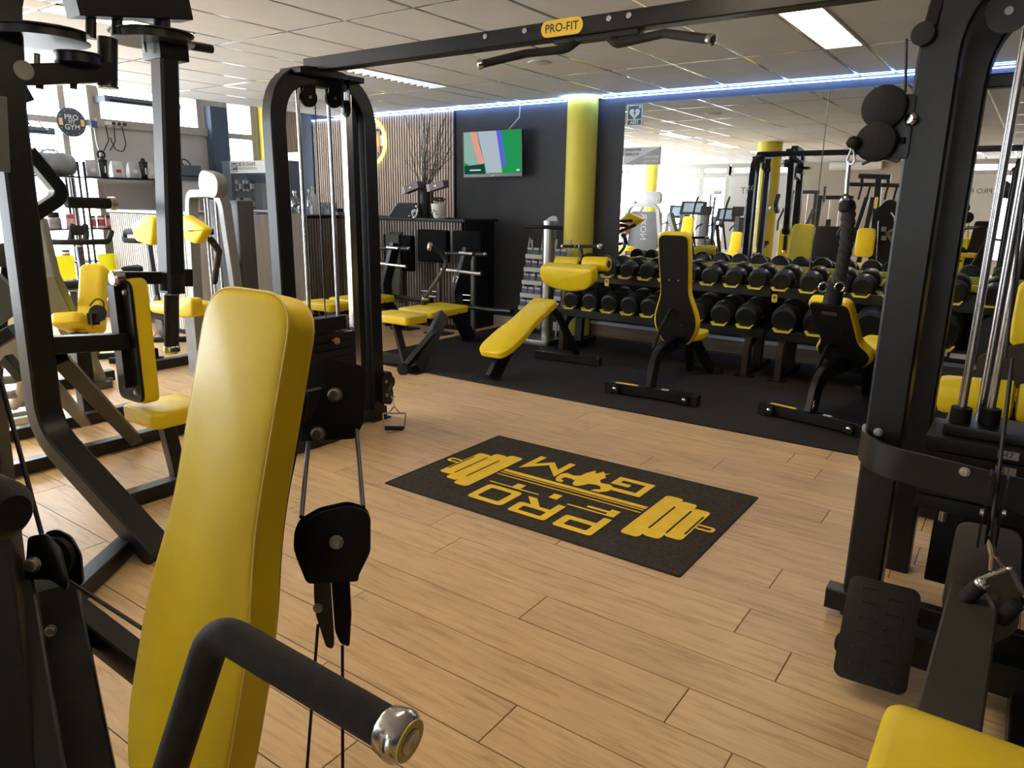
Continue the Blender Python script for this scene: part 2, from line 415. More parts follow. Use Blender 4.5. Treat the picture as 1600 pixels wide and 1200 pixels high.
# ceiling with tiles
ceil = struct('ceiling', G().bb((-8.62, SY-.1, CH+.02), (EX+.1, D+.12, CH+.12)), WALLL)
xs = [-1.245+.615*i for i in range(8)]; xs = [x for x in xs if x < EX] + [EX]
xl = [-5.52-.615*i for i in range(5, -1, -1)]+[-2.775+.615*i for i in range(-4, 3)]; xl = [x for x in xl if x > -8.5]
gx = [-8.6]+xl+xs
gy = [3.68+1.285*i for i in range(-8, 4)]; gy = [y for y in gy if SY < y < D]; gy = [SY]+gy+[D]
PANELS = [(-1.545, 4.965), (-1.545, 1.11), (-1.545, -4.03)]
PCOL2 = [(2.395, 3.36), (-.175, 1.11), (-2.745, -1.46)]
tm = {}; bars = G()
for i in range(len(gx)-1):
    for j in range(len(gy)-1):
        a, b, c, d = gx[i], gx[i+1], gy[j], gy[j+1]
        if any(abs(a-p[0]) < .05 and abs(c-p[1]) < .05 for p in PANELS): continue
        if abs(a-(-5.52)) < .05 and any(abs(c-q[0]) < .05 for q in PCOL2+[(4.965, 6.25)]):
            if abs(c-2.395) > .05: continue
            c = 3.36        # the near lamp of this narrow bay is shorter than the bay
        key = (round(b-a, 3), round(d-c, 3))
        if key not in tm:
            W_, L_ = key; e = .011; q = .006
            vs = []
            for (x, y, z) in ((W_/2-e, L_/2-e, .016), (W_/2-e, L_/2-e, .002), (W_/2-e-q, L_/2-e-q, -.006)):
                vs += [(-x, -y, z), (x, -y, z), (x, y, z), (-x, y, z)]
            fs = [(8, 9, 10, 11)] + [(r*4+s, r*4+(s+1) % 4, r*4+(s+1) % 4+4, r*4+s+4) for r in (0, 1) for s in range(4)]
            tm[key] = make_mesh('ceiling_tile', G().add(vs, fs), TILE, (0, 0, 0), smooth=0)
        o = bpy.data.objects.new('ceiling_tile', tm[key]); C.objects.link(o); o.parent = ceil; o.location = ((a+b)/2, (c+d)/2, CH+.004)
for x in gx[1:-1]: bars.bb((x-.012, SY, CH-.0005), (x+.012, D, CH+.02))
for y in gy[1:-1]: bars.bb((-8.6, y-.012, CH-.001), (EX, y+.012, CH+.02))
struct('ceiling_grid', bars, TBAR, parent=ceil, smooth=0)

def ceiling_light(x0, x1, y0, y1, label, lit=True, group='recessed ceiling lamps'):
    t = T('ceiling_light', label, 'ceiling light', ((x0+x1)/2, (y0+y1)/2, CH), group)
    g = G(); fr = .014
    for a, b in (((x0, y0), (x1, y0+fr)), ((x0, y1-fr), (x1, y1)), ((x0, y0), (x0+fr, y1)), ((x1-fr, y0), (x1, y1))):
        g.bb((a[0], a[1], CH-.006), (b[0], b[1], CH+.018))
    t.p('frame', g, CREAM)
    if lit:
        t.p('diffuser', G().bb((x0+fr, y0+fr, CH-.001), (x1-fr, y1-fr, CH+.012)), LAMPM, smooth=0)
    else:
        t.p('backing', G().bb((x0+fr, y0+fr, CH+.012), (x1-fr, y1-fr, CH+.016)), WHITE, smooth=0)
        n = 13
        for k in range(n):
            y = y0+fr+(y1-y0-2*fr)*(k+.5)/n
            t.p('louvre_blade', G().box(((x0+x1)/2, y, CH+.002), (x1-x0-2*fr, .004, .028), rot=(R(25), 0, 0)), ALU, smooth=0)
    return t
lab = ['lit rectangular ceiling lamp over the dumbbell area, right of the pull-up bars', 'lit ceiling lamp above the middle of the floor, out of the frame', 'lit ceiling lamp far behind, seen in the mirror']
for (x, y), l in zip(PANELS, lab):
    ceiling_light(x+.008, x+(.292 if x < 0 else .607), y+.01, y+1.275, l)
for (y0, y1), l in zip(PCOL2, ['lit ceiling lamp at upper left beside the chest fly machine top', 'lit ceiling lamp in the mirror, nearer of the left row', 'lit ceiling lamp in the mirror, farther of the left row']):
    ceiling_light(-5.512, -5.243, y0+.01, y1-.01, l)
ceiling_light(-5.512, -5.243, 4.975, 6.24, 'unlit louvred ceiling lamp behind the left cable tower', lit=False)
for x, y, l in ((-3.70, 5.585, 'round white ceiling disc below the crossbeam sign'),):
    single('ceiling_speaker', G().lathe((x, y, CH-.012), Z1, [(.085, 0), (.10, .004), (.105, .018)], 24), CREAM, l, 'speaker', (x, y, CH-.012))

# walls
struct('wall_north', G().bb((WX-.1, D+.005, -.1), (EX+.1, D+.13, 3.0)), WALLD)
struct('wall_east', G().bb((EX, SY, -.1), (EX+.12, D, 3.0)), WALLD)
struct('trim_2', G().bb((-8.64, SY, CH+.001), (-8.58, D, 2.96)), CREAM)       # edge of the lowered ceiling
struct('trim_3', G().bb((WX, SY, 2.96), (-8.58, D, 3.02)), WALLL)             # ceiling of the window bay
# window wall on the left, X = WX
def window_unit(name, axis, pos, a0, a1, z0, z1, vert, horiz, fw_=.06, skip=(), th=.09):
    """frame, mullions and panes in a wall; axis 'X' = wall at x=pos running along y"""
    o = bpy.data.objects.new(name, None); C.objects.link(o); o['kind'] = 'structure'
    def B(u0, u1, w0, w1, d0, d1):
        return G().bb((pos+d0, u0, w0), (pos+d1, u1, w1)) if axis == 'X' else G().bb((u0, pos+d0, w0), (u1, pos+d1, w1))
    def part(n, g, m):
        ob = bpy.data.objects.new(n, make_mesh(n, g, m, (0, 0, 0), 0)); C.objects.link(ob); ob.parent = o
    vs = [a0]+list(vert)+[a1]; hs = [z0]+list(horiz)+[z1]
    for i, v_ in enumerate(vs):
        part('mullion', B(v_-fw_/2, v_+fw_/2, z0, z1, -th/2, th/2), FRAMEW)
    for h in hs: part('transom', B(a0, a1, h-fw_/2, h+fw_/2, -th/2+.003, th/2-.003), FRAMEW)
    for i in range(len(vs)-1):
        for j in range(len(hs)-1):
            if (i, j) in skip: continue
            part('pane', B(vs[i]+fw_/2, vs[i+1]-fw_/2, hs[j]+fw_/2, hs[j+1]-fw_/2, -.004, .004), GLASS)
    return o
window_unit('window_1', 'X', WX, -5.9, 4.78, .18, 2.92, [-4.6, -3.3, -2.0, -.8, .5, 1.7, 2.9, 4.44], [2.44], .075)
window_unit('window_2', 'X', WX, 4.85, 6.25, 2.46, 2.92, [], [], .075)
window_unit('window_3', 'X', WX, 6.66, 7.12, .18, 2.92, [], [2.44], .075)
g = G().bb((WX-.05, SY, -.1), (WX+.05, D, .16)).bb((WX-.05, 4.82, .16), (WX+.05, 6.30, 2.44)).bb((WX-.05, 6.30, .16), (WX+.05, 6.62, 3.0)).bb((WX-.05, 7.15, .16), (WX+.05, D+.1, 3.0))
struct('wall_west', g, WALLL)
g = G().bb((WX+.06, 6.32, 0), (WX+.20, 6.58, 2.80))
struct('pillar_2', g, NAVY)
struct('pillar_3', G().bb((WX+.06, 7.20, 0), (WX+.22, 7.34, 2.90)), YPAINT)
struct('trim_4', G().bb((WX+.04, 4.8, 2.40), (WX+.10, 6.32, 2.50)), FRAMEW)
for y, z, s in ((2.4, 1.5, 4.2), (-2.5, 1.5, 6.5)): portal(WX+.06, y, z, s if y > 0 else 6.6, 2.7, R(90))
portal(WX+.06, 6.89, 1.5, .45, 2.7, R(90))
# window wall behind the camera, Y = SY
window_unit('window_4', 'Y', SY, -9.85, -7.5, .3, 2.66, [-9.17, -8.3], [2.40], .15)
window_unit('window_5', 'Y', SY, -2.15, -1.72, .3, 2.66, [], [2.40], .13)
window_unit('window_6', 'Y', SY, -.95, .4, .3, 2.66, [-.3], [2.40], .13)
window_unit('window_7', 'Y', SY, -7.43, -5.8, 2.40, 2.66, [-6.8], [], .13)
window_unit('window_8', 'Y', SY, -1.72, -.95, 2.40, 2.66, [], [], .13)
g = G().bb((-9.9, SY-.05, -.1), (EX, SY+.05, .27)).bb((-9.9, SY-.05, 2.69), (EX, SY+.05, 3.0)).bb((-7.46, SY-.05, .27), (-5.76, SY+.05, 2.37))
g.bb((-1.69, SY-.05, .27), (-.98, SY+.05, 2.37)).bb((.43, SY-.05, .27), (EX, SY+.05, 2.7))
struct('wall_south', g, WALLL)
struct('wall_south_panel', G().bb((-5.74, SY-.05, .27), (-2.18, SY+.06, 2.69)), WALLB)
portal(-8.65, SY+.07, 1.5, 2.3, 2.3, R(180)); portal(-.6, SY+.07, 1.5, 2.5, 2.3, R(180))
t = T('wall_lettering', 'large dark PRO FIT lettering on the wide pale rear panel, left one in the mirror', 'sign', (-6.6, SY+.06, 1.97), 'PRO FIT wall letterings')
t.text('letters', 'PRO FIT', (-6.65, SY+.055, 1.96), -X1, Z1, .26, GREYD)
t = T('wall_lettering', 'small dark PRO FIT lettering on the narrow rear panel between windows', 'sign', (-1.33, SY+.06, 1.97), 'PRO FIT wall letterings')
t.text('letters', 'PRO FIT', (-1.33, SY+.055, 1.97), -X1, Z1, .17, GREYD)
t = T('air_conditioner', 'long white wall air conditioner under the ceiling, seen in the mirror', 'air conditioner', (-4.1, SY+.06, 2.52))
t.p('case', G().sweep([(-4.75, SY+.16, 2.6), (-3.5, SY+.16, 2.6)], prof_rect(.14, .2, .03)), WHITE, bevel=.004)
t.p('outlet_flap', G().box((-4.12, SY+.235, 2.525), (1.1, .02, .05), rot=(R(-25), 0, 0)), CREAM)

# yellow round columns
def column(x, y, r, name):
    g = G().cyl((x, y, 0), (x, y, CH+.01), r, seg=40)
    return struct(name, g, YPAINT, (x, y, 0))
column(-4.43, 7.60, .176, 'pillar_1'); column(-4.34, .86, .22, 'pillar_4')

# slatted panels on the north wall
def slats(x0, x1, y, z0, z1, sp, w_, th, m, face=1):
    g = G(); n = int((x1-x0)/sp)
    for i in range(n):
        x = x0+sp*(i+.5); g.bb((x-w_/2, y, z0), (x+w_/2, y-th, z1))
    return g
o = struct('wall_panel', G().bb((-9.14, D-.012, .1), (-6.37, D+.01, 2.70)), FELT)
k = struct('slat', slats(-9.14, -6.37, D-.012, .1, 2.70, .046, .026, .016, SLATW), SLATW, parent=o, smooth=0); k['kind'] = 'stuff'
struct('pillar_5', G().bb((-9.40, D-.05, 0), (-9.14, D+.01, 2.80)), NAVY)
o = struct('wall_panel_2', G().bb((WX+.05, D-.012, 2.27), (-9.41, D+.01, 2.88)).bb((WX+.05, D-.012, .1), (-9.41, D+.01, 1.62)), FELT)
k = struct('slat', slats(WX+.05, -9.41, D-.012, 2.27, 2.88, .046, .026, .016, SLATW), SLATW, parent=o, smooth=0); k['kind'] = 'stuff'
t = T('bright_window_panel', 'glowing white panel added for the bright window in the corner beyond the cable tower', 'window glow', (-9.66, D-.02, 1.62))
t.p('box', G().bb((-9.85, D-.06, 1.64), (-9.43, D+.0, 2.26)), WHITE)
t.p('screen', G().bb((-9.84, D-.066, 1.65), (-9.44, D-.06, 2.25)), emis('window_glow', (.9, .96, 1), 3.0), smooth=0)  # added emissive panel standing in for a bright window opening

# mirrors
edges = [(-3.925, -1.80), (-1.794, .33), (.336, 2.46)]
for (a, b), l in zip(edges, ['large frameless wall mirror left of the thin seam, with two signs in its corner', 'large frameless wall mirror right of the thin seam, behind the dumbbells', 'large frameless wall mirror at the right end of the wall']):
    t = T('wall_mirror', l, 'mirror', ((a+b)/2, D, .80), 'wall mirrors behind the dumbbell rack')
    t.p('backing', G().bb((a, D-.004, .80), (b, D+.005, 2.622)), MIRE, smooth=0)
    t.p('mirror_glass', G().bb((a+.002, D-.010, .802), (b-.002, D-.004, 2.62)), MIRR, smooth=0)
# LED strip under the ceiling, bending around the column
pts = [V((-9.14, D-.03, 2.698)), V((-4.68, D-.03, 2.698))]
for i in range(0, 9):
    a = R(200+140*i/8); pts.append(V((-4.43+.215*math.cos(a), 7.60+.215*math.sin(a), 2.698)))
pts += [V((-4.18, D-.03, 2.698)), V((.33, D-.03, 2.698))]
single('led_strip', G().sweep(pts, prof_rect(.009, .009)), LEDM, 'glowing blue-white LED strip along the top of the dark wall', 'light strip', (-4.4, D-.03, 2.698))
# skirting
g = G().bb((-4.25, D-.02, .0), (2.4, D+.004, .135)); struct('baseboard_north', g, SKIRT)
struct('trim_5', G().bb((-4.25, D-.028, .142), (2.4, D+.004, .178)), ALU)
struct('baseboard_north_2', G().bb((-6.3, D-.02, 0), (-4.64, D+.004, .10)), CREAM)
# ------------------------------------------------------------------ cable crossover: left tower, crossbeam, right tower
t = T('cable_crossover', 'black cable crossover machine with pull-up crossbeam spanning two towers', 'cable machine', (-3.75, 3.2, 0))
LX = -3.75
def u_frame(t, pts, w, h, r, ref, name='tower_frame'):
    return t.p(name, G().path(pts, w, h, r, ref, 9, .008), BLK)
u_frame(t, [(LX, 2.855, .0), (LX, 2.855, 2.275), (LX, 3.585, 2.275), (LX, 3.585, .0)], .095, .11, .30, Y1)
for y in (2.855, 3.585):
    t.p('foot_plate', G().bb((LX-.07, y-.09, 0), (LX+.075, y+.085, .012)), BLK, bevel=.003)
t.p('base_beam', G().beam((LX, 2.8, .05), (LX, 3.66, .05), .09, .08), BLK)
beam = t.p('crossbeam', G().beam((-3.83, 3.2, 2.347), (.46, 3.2, 2.347), .088, .078, Z1), BLK)
t.p('beam_saddle', G().bb((LX-.07, 2.97, 2.268), (LX+.12, 3.47, 2.302)), BLK, bevel=.004)
for x in (-2.42, -1.72, -1.62, -2.18): bolt(t, (x, 3.161, 2.36), -Y1, .013, beam)
sg = t.p('name_plate', G().plate(rrect(.23, .074, .036, 6), (-1.97, 3.156, 2.352), X1, Z1, .003), YSIGN, beam)
t.text('lettering', 'PRO-FIT', (-1.97, 3.153, 2.351), X1, Z1, .052, PRINTK, beam, bold=.012)
# pull-up handles under the beam
hl = t.p('pull_up_handle', G().tube([(-1.90, 3.2, 2.30), (-1.93, 3.14, 2.25), (-2.13, 3.1, 2.245), (-2.30, 2.96, 2.19)], .019, .05), FOAM)
t.p('end_cap', G().lathe((-2.293, 2.966, 2.193), V((-2.30, 2.96, 2.19))-V((-2.13, 3.1, 2.245)), [(.020, 0), (.023, .008), (.023, .022), (.016, .028)], 14), CHROME, hl)
hr = t.p('pull_up_handle', G().tube([(-1.75, 3.2, 2.30), (-1.68, 3.16, 2.25), (-1.45, 3.16, 2.27), (-1.19, 3.02, 2.195)], .019, .05), FOAM)
t.p('end_cap', G().lathe((-1.195, 3.025, 2.196), V((-1.19, 3.02, 2.195))-V((-1.45, 3.16, 2.27)), [(.020, 0), (.023, .008), (.023, .022), (.016, .028)], 14), CHROME, hr)
for x0, x1 in ((-1.98, -1.60),): t.p('handle_bracket', G().bb((-2.02, 3.165, 2.285), (-1.58, 3.235, 2.306)), BLK, bevel=.003)
# guide rods, weight stack, pulleys inside the left tower
for y in (3.035, 3.275): t.p('guide_rod', G().cyl((LX+.0, y, .12), (LX+.0, y, 2.27), .0125), CHROME)
for k in range(11):
    t.p('weight_plate', G().bb((LX-.16, 2.955, .13+.052*k), (LX+.10, 3.33, .13+.052*k+.047)), DRK, bevel=.004)
t.p('stack_top', G().bb((LX-.05, 2.98, .71), (LX+.05, 3.3, .80)), BLK, bevel=.006)
t.p('selector_knob', G().lathe((LX+.10, 3.13, .66), X1, [(.006, 0), (.006, .03), (.02, .035), (.022, .05), (.012, .058)], 14), mat('worn_orange_knob', (.40, .20, .07), .5))
t.p('slide_column', G().beam((LX+.02, 3.40, .06), (LX+.02, 3.40, 2.24), .05, .055, Y1, .004), CHROME, label='polished chrome slide column')
t.p('slide_backing', G().beam((LX-.02, 3.475, .06), (LX-.02, 3.475, 2.24), .06, .07, Y1, .004), BLK)
def pulley(t, c, n, r, parent=None, house=True):
    c = V(c); n = V(n).normalized()
    pz = t.p('pulley_wheel', G().lathe(c-n*.012, n, [(r*.3, 0), (r, .002), (r, .007), (r*.84, .012), (r, .017), (r, .022), (r*.3, .024)], 26), RUB, parent)
    t.p('axle_bolt', G().cyl(c-n*.028, c+n*.028, .009, seg=8), BOLT, parent); return pz
def pulley_block(t, c, n, u, r, L):
    """two cheek plates around a wheel, hanging along u (downwards)"""
    c = V(c); n = V(n).normalized(); u = V(u).normalized(); s = n.cross(u)
    out = [(-r*.75, -L), (r*.75, -L), (r*.75, 0)] + [(r*.75*math.cos(R(a)), r*.75*math.sin(R(a))) for a in range(15, 180, 15)] + [(-r*.75, 0)]
    for k in (-1, 1): t.p('pulley_cheek', G().plate(out, c+n*(k*.02)-n*.002, s, u, .004) if True else None, BLK, smooth=20)
    pulley(t, c, n, r)
pulley_block(t, (LX+.02, 3.10, 2.15), (1, -.2, 0), -Z1, .055, .12)
pulley_block(t, (LX+.05, 3.27, 2.16), (1, -.2, 0), -Z1, .055, .11)
pulley_block(t, (LX+.13, 3.30, 2.10), (.5, 1, 0), -Z1, .05, .17)
for y, z0, z1, x in ((3.14, .8, 2.13, LX+.03), (3.235, .9, 2.15, LX+.05), (3.52, .35, 2.1, LX+.06)):
    t.p('cable', G().cyl((x, y, z0), (x, y, z1), .004, seg=8), CABLE)
cb = t.p('low_carriage', G().plate(smooth_poly([(-.04, -.1), (.05, -.13), (.075, -.05), (.06, .0), (.078, .06), (.05, .13), (-.04, .1)], .03), (LX+.05, 3.60, .235), Y1, Z1, .055), BLK, bevel=.003)
for z in (.19, .29): bolt(t, (LX+.105, 3.60, z), X1, .010, cb)
t.p('low_pulley', G().lathe((LX+.06, 3.665, .27), X1, [(.02, 0), (.045, .003), (.04, .014), (.045, .026), (.02, .03)], 22), RUB, cb)
t.p('badge', G().plate(rrect(.06, .02, .009), (LX-.02, 3.643, 1.62), -X1, Z1, .001), BLK)
t.text('number', '33', (LX, 3.642, 1.82), -X1, Z1, .10, PRINTW)

# D handle hanging from the low carriage
hx = aZ(616, 669, .03).x
hp = aX(617, 640, hx)
t2 = T('cable_attachment', 'steel stirrup handle with black grip hanging just above the floor by the left cable tower', 'cable attachment', (hp.x, hp.y, .012))
a = aX(598, 646, hx); b = aX(634, 646, hx); lo = aX(600, 669, hx); lo2 = aX(632, 669, hx); top = aX(616, 640, hx); hk = aX(614, 620, hx-.02)
t2.p('stirrup', G().tube([lo+Z1*.0, a, b, lo2], .0055, .012, 8), CHROME)
t2.p('grip', G().cyl(lo*.9+lo2*.1, lo*.1+lo2*.9, .016), FOAM)
t2.p('swivel_yoke', G().tube([a*.75+b*.25, top+Z1*.022, a*.25+b*.75], .0045, .004, 8), CHROME)
t2.p('carabiner', G().ring(hk, fw, .011, .003, 16), STEEL)
t2.p('link', G().cyl(top+Z1*.02, hk-Z1*.008, .0045, seg=8), STEEL)
t2.p('cable_end', G().tube([hk+Z1*.008, hk+V((-.03, -.015, .03)), V((LX+.1, 3.66, .27))], .006, .01, 8), CABLE)

# right tower (same machine)
RX, RY = -.345, 2.885
u_frame(t, [(RX, RY, .0), (RX, RY, 2.31), (RX+.62, RY+.02, 2.31), (RX+.62, RY+.02, 0)], .125, .11, .30, Y1)
u_frame(t, [(RX+.045, 3.40, .0), (RX+.045, 3.40, 2.33), (RX+.72, 3.40, 2.33), (RX+.72, 3.40, 0)], .125, .10, .36, Y1)
t.p('base_beam', G().beam((RX-.02, RY-.02, .06), (RX+.45, RY-.02, .06), .10, .10, Z1), BLK)
t.p('foot_stub', G().beam((RX-.115, RY-.06, .075), (RX-.03, RY-.06, .075), .075, .085, Z1), BLK)
t.p('brace', G().beam((RX+.08, 3.45, 2.02), (RX+.9, 3.45, 2.02), .06, .05, Z1), BLK)
def hole_strip(x, y0, z0, z1, n):
    for k in range(n):
        z = z0+(z1-z0)*k/(n-1); t.p('hole_plug', G().cyl((x, y0, z), (x, y0+.004, z), .007, seg=8), DRK)
# curved guard bar round the foot of the tower
gp = [V((RX-.075, RY+.03, .70))]
for i in range(9):
    a = R(180+80*i/8); gp.append(V((RX+.145+.22*math.cos(a), RY+.02+.24*math.sin(a), .70)))
gp += [V((RX+.5, RY-.28, .69)), V((RX+.95, RY-.33, .69))]
gd = t.p('guard_bar', G().sweep(gp, prof_rect(.012, .115, .002), Z1) if False else G().sweep(gp, prof_rect(.115, .014, .002), V((0, -1, 0))), BLK)
for px, py in ((1372, 675), (1507, 737)):
    bolt(t, aY(px, py, RY-.075 if px < 1400 else RY-.262), -Y1, .012, gd)
# low weight shroud behind the guard and guide rods, weight stack
SX, SYY = -.02, 2.98
for dx, dy in ((-.0, .0), (.085, .05), (.055, .12)):
    base = aY(1500, 655, SYY); t.p('guide_rod', G().cyl((base.x+dx, SYY+dy, .42), (base.x+dx, SYY+dy, 2.35), .0145), CHROME)
sx = aY(1500, 655, SYY).x
wp = []
for k in range(5):
    z = .715-.056*k
    q = t.p('weight_plate', G().bb((sx-.09, SYY-.10, z), (sx+.36, SYY+.18, z+.05)), DRK, bevel=.004); wp.append((q, z))
for (q, z), s in zip(wp[:3], ('47', '51', '56')):
    t.p('number_tag', G().bb((sx+.13, SYY-.101, z+.012), (sx+.19, SYY-.100, z+.04)), GREYM, q)
    t.text('number', s, (sx+.16, SYY-.1015, z+.026), X1, Z1, .03, PRINTK, q)
t.p('stack_head', G().bb((sx-.045, SYY-.06, .77), (sx+.33, SYY+.15, .805)), BLK, bevel=.004)
for dx, dy in ((.0, .0), (.085, .05)): t.p('rod_collar', G().cyl((sx+dx, SYY+dy, .805), (sx+dx, SYY+dy, .86), .034), RUB)
t.p('stack_shroud', G().bb((sx-.03, SYY+.02, .16), (sx+.40, SYY+.22, .46)), DRK, bevel=.006)
# adjustable carriage with two wheels
cc = aY(1383, 168, 2.80)
cw = t.p('carriage', G().plate(smooth_poly([(-.03, -.11), (.03, -.11), (.03, .09), (-.03, .09)], .012), aY(1413, 195, 2.86), X1, Z1, .05), BLK, bevel=.003)
c1, c2 = aY(1384, 168, 2.80), aY(1371, 222, 2.78)
for c, r in ((c1, .069), (c2, .063)):
    t.p('pulley_wheel', G().lathe(c-V((.004, .028, 0)), (.10, 1, .0), [(r*.2, -.002), (r*.85, 0), (r, .004), (r, .011), (r*.8, .018), (r, .025), (r, .032), (r*.85, .036), (r*.2, .038)], 30), RUB, cw)
    t.p('axle_bolt', G().cyl(c-Y1*.034, c+Y1*.05, .007, seg=8), DRK, cw)
t.p('carriage_plate', G().plate(smooth_poly([(-.02, -.10), (.075, -.14), (.075, .09), (.0, .07)], .03), (c1+c2)/2+V((-.005, .034, .01)), X1, Z1, .008), BLK, cw)
pk = aY(1425, 186, 2.80)
t.p('pull_pin', G().lathe(pk, (-.5, -1, 0), [(.008, -.05), (.008, -.01), (.019, -.006), (.021, .008), (.014, .016)], 16), CHROME, cw, label='chrome pull pin')
t.p('carriage_bolt', G().cyl(aY(1408, 225, 2.80), aY(1408, 225, 2.80)+Z1*.02, .012, seg=8), BLK, cw)
tp = aY(1441, 52, 2.80)
t.p('top_pulley', G().lathe(tp-X1*.0, (.25, 1, 0), [(.02, 0), (.036, .002), (.036, .008), (.030, .014), (.036, .020), (.036, .026), (.02, .028)], 26), RUB)
t.p('top_pulley_bracket', G().beam(tp+V((.015, .03, 0)), tp+V((.03, .05, .14)), .04, .03), BLK)
t.p('cable', G().cyl(tp+V((-.045, .012, -.01)), c1+V((.052, .0, .045)), .0045, seg=8), CABLE)
c3 = aY(1577, 18, 2.9)
t.p('pulley_cheek', G().plate(smooth_poly([(-.06, .12), (-.062, -.02), (-.03, -.062), (.03, -.062), (.062, -.02), (.06, .12)], .03), c3, X1, Z1, .008), BLK)
t.p('axle_bolt', G().cyl(c3-Y1*.016, c3-Y1*.006, .012, seg=14), GREYM)
t.p('pulley_wheel', G().lathe(c3+Y1*.01, Y1, [(.02, 0), (.056, .002), (.056, .008), (.046, .014), (.056, .020), (.02, .024)], 26), RUB)
t.p('cable', G().cyl(c3+V((-.02, .02, .035)), aY(1495, 18, 3.0), .005, seg=8), CABLE)

# triceps rope hanging from the carriage
q0 = aY(1331, 232, 2.76); q1 = aY(1330, 247, 2.76); q2 = aY(1322, 310, 2.76); q3 = aY(1305, 452, 2.76); q2b = aY(1326, 322, 2.76)
t3 = T('triceps_rope', 'thick black twisted rope hanging from the right cable carriage on a steel carabiner', 'rope attachment', (q3.x, q3.y, q3.z-.05))
t3.p('rubber_stop', G().lathe(aY(1340, 214, 2.76), q0-aY(1340, 214, 2.76), [(.012, 0), (.024, .01), (.026, .03), (.014, .04)], 14), RUB)
t3.p('ferrule', G().cyl(aY(1332, 222, 2.76), q0, .009, seg=10), CHROME)
t3.p('carabiner', G().tube([q0, aY(1323, 252, 2.76), aY(1331, 258, 2.755), aY(1336, 250, 2.75), q0+V((.004, 0, 0))], .0042, .008, 8), STEEL)
t3.p('steel_rod', G().tube([aY(1327, 253, 2.76), aY(1324, 280, 2.76), q2], .007, .01, 8), STEEL)
t3.p('swivel_ring', G().ring(aY(1321, 312, 2.755), (1, -.6, 0), .017, .004), CHROME)
g = G(); N = 60
for s in range(3):
    pts = []
    for i in range(N+1):
        f = i/N; c = q2b.lerp(q3, f) + V((.012*math.sin(f*3.0), 0, 0)); a = f*2*math.pi*3.6+s*2*math.pi/3
        pts.append(c+V((math.cos(a)*.0125, math.sin(a)*.0125, 0)))
    g.tube(pts, .0118, 0, 8)
t3.p('rope', g, mat('black_rope', (.020, .019, .019), .8, 0, .3, 90, .4), kind=None)
t3.p('clamp', G().lathe(q2b+V((-.005, 0, .02)), V((0, 0, -1)), [(.02, 0), (.027, .01), (.027, .035), (.02, .04)], 14), RUB)
t3.p('rubber_end', G().lathe(q3+Z1*.02, (-.06, 0, -1), [(.02, 0), (.031, .008), (.033, .07), (.022, .08)], 16), RUB)
for px in (1287, 1312):
    t3.p('end_ring', G().ring(aY(px, 449, 2.74), (.5, -1, 0), .016, .004), CHROME)

# low row station in front of the right tower
t = T('low_row_station', 'black low row station with ribbed foot plates in front of the right cable tower', 'row machine', (.0, 2.5, 0))
f0, f1, f2, f3 = aZ(1305, 1055, .07), aZ(1410, 1088, .07), aY(1440, 918, 2.52), aY(1337, 898, 2.52)
fu = (f1-f0); fv = (f3-f0); FL, FH = fu.length, fv.length; fu.normalize(); fn = fu.cross(fv).normalized(); fv = fn.cross(fu)
fp = t.p('foot_plate', G().plate(rrect(FL+.02, FH, .03), f0+fu*(FL/2)+fv*(FH/2)-fn*.012, fu, fv, .012), BLK, bevel=.002)
for r_ in range(6):
    for c_ in range(2):
        cx = FL*(.30+.40*c_); cy = FH*(.12+.145*r_) - .02*c_+.02
        g = G().tube([f0+fu*(cx-FL*.13)+fv*(cy-.012)+fn*.001, f0+fu*(cx-FL*.12)+fv*cy+fn*.001, f0+fu*(cx+FL*.12)+fv*cy+fn*.001, f0+fu*(cx+FL*.14)+fv*(cy-.018)+fn*.001], .0022, .01, 6, 3)
        t.p('tread_rib', g, BLK, fp)
t.p('foot_plate_bracket', G().beam(f2*.5+f3*.5-V((0, 0, .06))-fn*.05, V((f2.x-.05, 2.78, .10)), .10, .02), BLK)
t.p('foot_plate', G().plate(rrect(FL+.02, FH, .03), f0+fu*(FL/2+.58)+fv*(FH/2)-fn*.012, fu, fv, .012), BLK, bevel=.002)
t.p('cross_beam', G().beam((-.30, 2.55, .12), (.62, 2.55, .12), .085, .11, Z1), BLK)
t.p('cross_beam', G().beam((-.28, 2.82, .10), (.62, 2.82, .10), .05, .09, Z1), BLK)
t.p('footrest_peg', G().lathe((-.33, 2.50, .075), -X1, [(.02, 0), (.03, .004), (.03, .025), (.02, .03)], 12), RUB)
# pale shield behind the handle and the seat rail
sh = [aY(1497, 812, 2.62), aY(1598, 830, 2.62), aY(1592, 985, 2.62), aY(1540, 1010, 2.62), aY(1488, 985, 2.62), aY(1470, 945, 2.62)]
o = sh[0]; out = [((p_-o).x, (p_-o).z) for p_ in sh][::-1]
t.p('pulley_shield', G().plate(smooth_poly(out, .04), o, X1, Z1, .012), mat('worn_black_steel', (.05, .043, .036), .5, .1, .3, 6, .05), bevel=.002)
r0, r1 = aZ(1515, 968, .33), aZ(1470, 1190, .33)
t.p('seat_rail', G().sweep([V((r0.x, r0.y+.1, .36)), V((r0.x-.012, 1.25, .36))], prof_rect(.135, .06, .006), Z1 if False else V((1, 0, 0)).cross(V((0, -1, 0)))), mat('satin_black_rail', (.045, .038, .032), .45, 0, .2, 5, .05))
t.p('rail_leg', G().beam((r0.x, 1.5, .35), (r0.x, 1.42, .02), .06, .08), BLK)
t.p('floor_beam', G().beam((r0.x+.20, 2.6, .045), (r0.x+.20, 1.2, .045), .12, .09, Z1), BLK)
pc = aY(1553, 800, 2.5)
for k in (-.022, .022): t.p('pulley_cheek', G().plate(smooth_poly([(-.05, -.12), (.03, -.12), (.05, .12), (-.05, .12)], .02), pc+X1*k, -Y1, Z1, .006), BLK)
